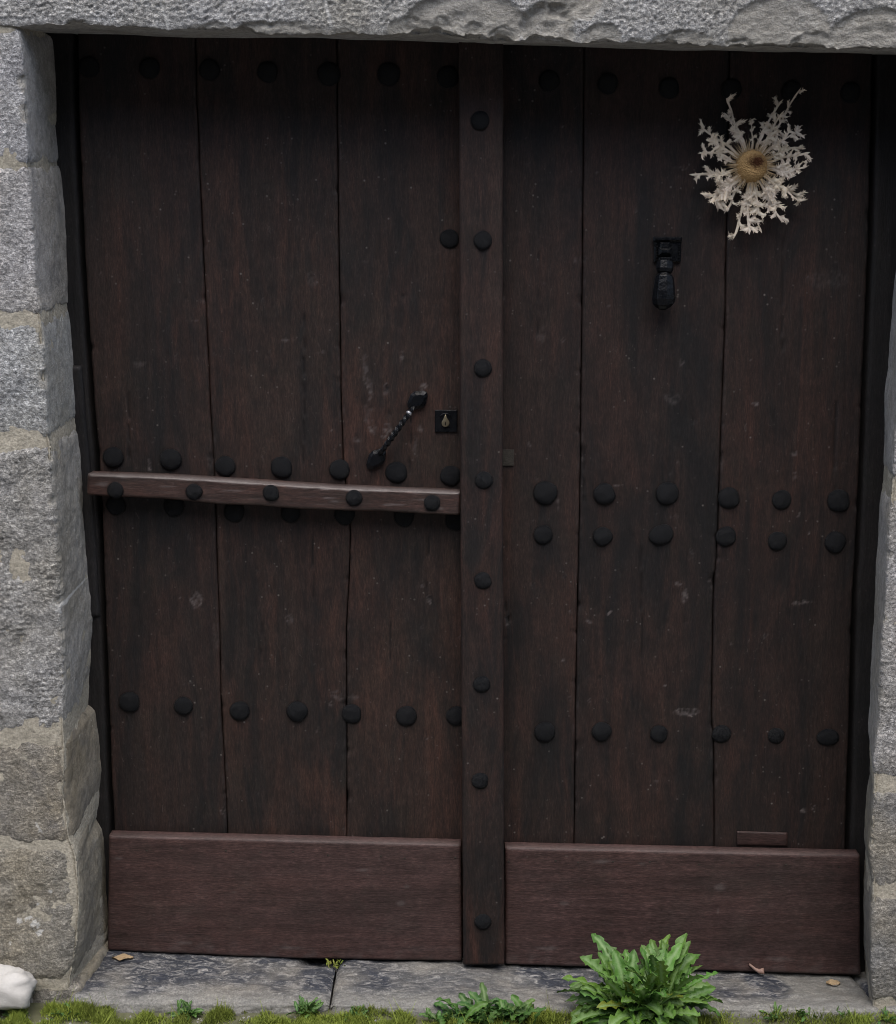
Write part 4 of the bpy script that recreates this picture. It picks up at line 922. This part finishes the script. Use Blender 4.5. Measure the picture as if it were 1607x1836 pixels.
for i in range(150):
    t = i / 150; az = rs.uniform(0, 2 * math.pi)
    el = rs.uniform(.15, .75) if i < 80 else rs.uniform(.7, 1.35)
    L_ = rs.uniform(.11, .17) if i < 80 else rs.uniform(.13, .195)
    if math.sin(az) > .3: el = max(el, rs.uniform(.75, 1.3)); 
    if i % 6 == 0: az = rs.choice([0.0, math.pi]) + rs.uniform(-.4, .4); el = rs.uniform(.25, .6); L_ = rs.uniform(.14, .18)
    b = pb + np.array([rs.uniform(-.055, .055), rs.uniform(-.04, .03), rs.uniform(-.005, .01)])
    weed_leaf(b, az, el, L_, rs.uniform(.017, .027), rs, dnd, M_leaf, lobes=rs.randrange(5, 10), droop=rs.uniform(.4, 1.7), tooth=rs.uniform(.42, .68), tint=((1.5, .9, .6, 1) if i % 23 == 5 else None))
pc = P(868, 1828, -0.06)
wd = empty('leafy_weed', pc, 'small dark green weed with crumpled leaves below the meeting post', 'plant')
for i in range(54):
    b = pc + np.array([rs.gauss(0, .045), rs.uniform(-.03, .015), 0]); az = rs.uniform(0, 6.28)
    weed_leaf(b, az, rs.uniform(.5, 1.3), rs.uniform(.035, .088), rs.uniform(.010, .017), rs, wd, M_leaf2, lobes=4, droop=1.3, tooth=.35)
for cx, hh, nn, lab in ((800, .040, 16, 'low spreading green weed just left of the crumpled weed'), (930, .062, 9, 'upright thin weed between the crumpled weed and the dandelion')):
    pc = P(cx, 1829, -.06); q = empty('small_weed', pc, lab, 'plant')
    for i in range(nn): weed_leaf(pc + np.array([rs.gauss(0, .02), rs.uniform(-.02, .01), 0]), rs.uniform(0, 6.28), rs.uniform(.4, 1.35), rs.uniform(.6, 1.2) * hh, hh * .2, rs, q, M_leaf2, lobes=3, droop=1.0, tooth=.3)
for cx, cy, Y_, hh, nn, lab in ((335, 1820, -.045, .034, 34, 'green tuft before the left threshold stone, leftmost of the tufts'), (548, 1816, -.045, .036, 40, 'green tuft just left of the threshold joint'), (640, 1822, -.045, .026, 26, 'low green tuft just right of the threshold joint'), (30, 1826, -.06, .03, 40, 'green mossy tuft in front of the white stone'), (115, 1822, -.06, .026, 34, 'green mossy tuft at the outer corner of the left jamb'),
                                (1392, 1826, -.035, .032, 18, 'tiny green seedling tuft in the joint right of the dandelion'), (1445, 1822, -.035, .030, 12, 'tiny green tuft in the joint halfway to the right jamb'),
                                (1512, 1822, -.035, .022, 8, 'smallest green sprout at the joint near the right jamb'), (1590, 1828, -.035, .026, 22, 'green tuft at the foot of the right jamb'),
                                (600, 1727, .165, .016, 26, 'small mossy green tuft in the notch under the left leaf')):
    pc = P(cx, cy, Y_); q = empty('weed_tuft', pc, lab, 'weed')
    for i in range(nn): weed_leaf(pc + np.array([rs.gauss(0, .012), rs.uniform(-.01, .01), -.006 if Y_ > 0 else 0]), rs.uniform(0, 6.28), rs.uniform(.3, 1.4), rs.uniform(.5, 1.2) * hh, hh * .16, rs, q, M_leaf2 if Y_ < 0 else M_moss, lobes=3, droop=1.0, tooth=.3)
# moss and short grass along the joint
NB = 90000; X = []; 
r = np.random.RandomState(3)
px = r.uniform(-120, 1740, NB * 2); yy = r.uniform(-.14, -.028, NB * 2)
dens = np.interp(px, [-120, 120, 150, 330, 420, 520, 560, 700, 780, 1000, 1250, 1300, 1400, 1607, 1740], [1, 1, .75, .6, .75, .8, 1, .9, .8, .6, .3, .14, .16, .3, .4])
x3 = (px - 803.5) / F * 3.15
cl = np.clip(.62 + 1.9 * fbm(x3, yy, 0 * x3 + 2, 13, 3), 0, 1.2)
keep = r.uniform(0, 1, NB * 2) < dens * cl
x3, yy, cl = x3[keep][:NB], yy[keep][:NB], cl[keep][:NB]; nb = len(x3)
zz = gz(x3, yy) + np.clip(cl, 0, 1) * .016 * r.uniform(0.2, 1, nb)
az = r.uniform(0, 6.283, nb); hh = (.003 + .010 * r.uniform(0, 1, nb) ** 2) * (.5 + cl); hh = np.where(r.uniform(0, 1, nb) < .02, hh * 2.6, hh); wdt = r.uniform(.0008, .002, nb); ln_ = r.uniform(-.8, .8, (nb, 2)) * hh[:, None]
b0 = np.stack([x3 + np.cos(az) * wdt, yy + np.sin(az) * wdt, zz], -1); b1 = np.stack([x3 - np.cos(az) * wdt, yy - np.sin(az) * wdt, zz], -1)
tp = np.stack([x3 + ln_[:, 0], yy + ln_[:, 1], zz + hh], -1)
V = np.stack([b0, b1, tp], 1).reshape(-1, 3); Fc = np.arange(nb * 3).reshape(-1, 3)
rn = np.repeat(np.clip(.5 + .9 * fbm(x3, yy, 0 * x3 + 8, 9, 2) + r.uniform(-.25, .25, nb), 0, 1), 3)
o = obj('moss', V, Fc, M_moss, None, smooth=False, attrs={'rib': 0 * rn, 'rnd': rn}); tag(o, 'yellow green moss and short grass along the foot of the threshold', 'moss', kind='stuff')
# grit
ng = 900; V = []; Fc = []
for i in range(ng):
    x = r.uniform(-1.1, 1.1); y = r.uniform(-.13, -.04); z = float(gz(np.array(x), np.array(y))); s_ = r.uniform(.0012, .004)
    q = [(s_, 0, 0), (-s_, 0, 0), (0, s_, 0), (0, -s_, 0), (0, 0, s_), (0, 0, -s_)]; n0 = len(V); V += [(x + a_[0] * r.uniform(.6, 1.2), y + a_[1] * r.uniform(.6, 1.2), z + a_[2]) for a_ in q]
    Fc += [(n0 + a_, n0 + b_, n0 + c_) for a_, b_, c_ in ((0, 2, 4), (2, 1, 4), (1, 3, 4), (3, 0, 4), (2, 0, 5), (1, 2, 5), (3, 1, 5), (0, 3, 5))]
o = obj('grit', V, Fc, M_slab, None, smooth=False); tag(o, 'pale grit scattered in the joint before the threshold', 'grit', kind='stuff')
# litter on the threshold
def litter(px, py, Y_, w_, h_, label, seed, mat=M_litter, name='fallen_leaf'):
    c = P(px, py, Y_); z = float(frontz(c[0]) + (backz(c[0]) - frontz(c[0])) * (Y_ + .03) / .22) + .004
    n1, n2 = 10, 7; U, W = np.meshgrid(np.linspace(-1, 1, n1), np.linspace(-1, 1, n2), indexing='ij')
    wid = h_ * (1 - np.abs(U) ** 1.6) * (1 + .5 * fbm(U + seed, 0 * U, W, 1.6, 3)) + .0006
    X = c[0] + U * w_; Y = Y_ + W * wid; Z = z + .004 * np.abs(W) ** 2 + .006 * fbm(U, W, 0 * U + seed, 1.2, 2)
    o = obj(name, np.stack([X, Y, Z], -1).reshape(-1, 3), grid_faces(n1, n2, flip=True), mat, None); tag(o, label, 'leaf')
litter(220, 1713, .15, .027, .012, 'curled tan dead leaf on the threshold by the left jamb', 1.0)
litter(1495, 1752, .13, .018, .014, 'folded ochre dead leaf under the right end of the right leaf', 2.0)
c = P(1366, 1741, .165); pts = [P(1344, 1729, YK - .003), P(1354, 1738, YK - .005), P(1362, 1742, YK - .012), P(1370, 1741, YK - .016)]
v, f = tube(pts, [.0025, .004, .006, .008], 8); o = obj('dry_stem', v, f, plain('dry_pinkish_stem', (0.12, 0.07, 0.055), (0.3, 0.2, 0.16), 90), None); tag(o, 'short pinkish brown dry stem poking out under the right kick board', 'stem')
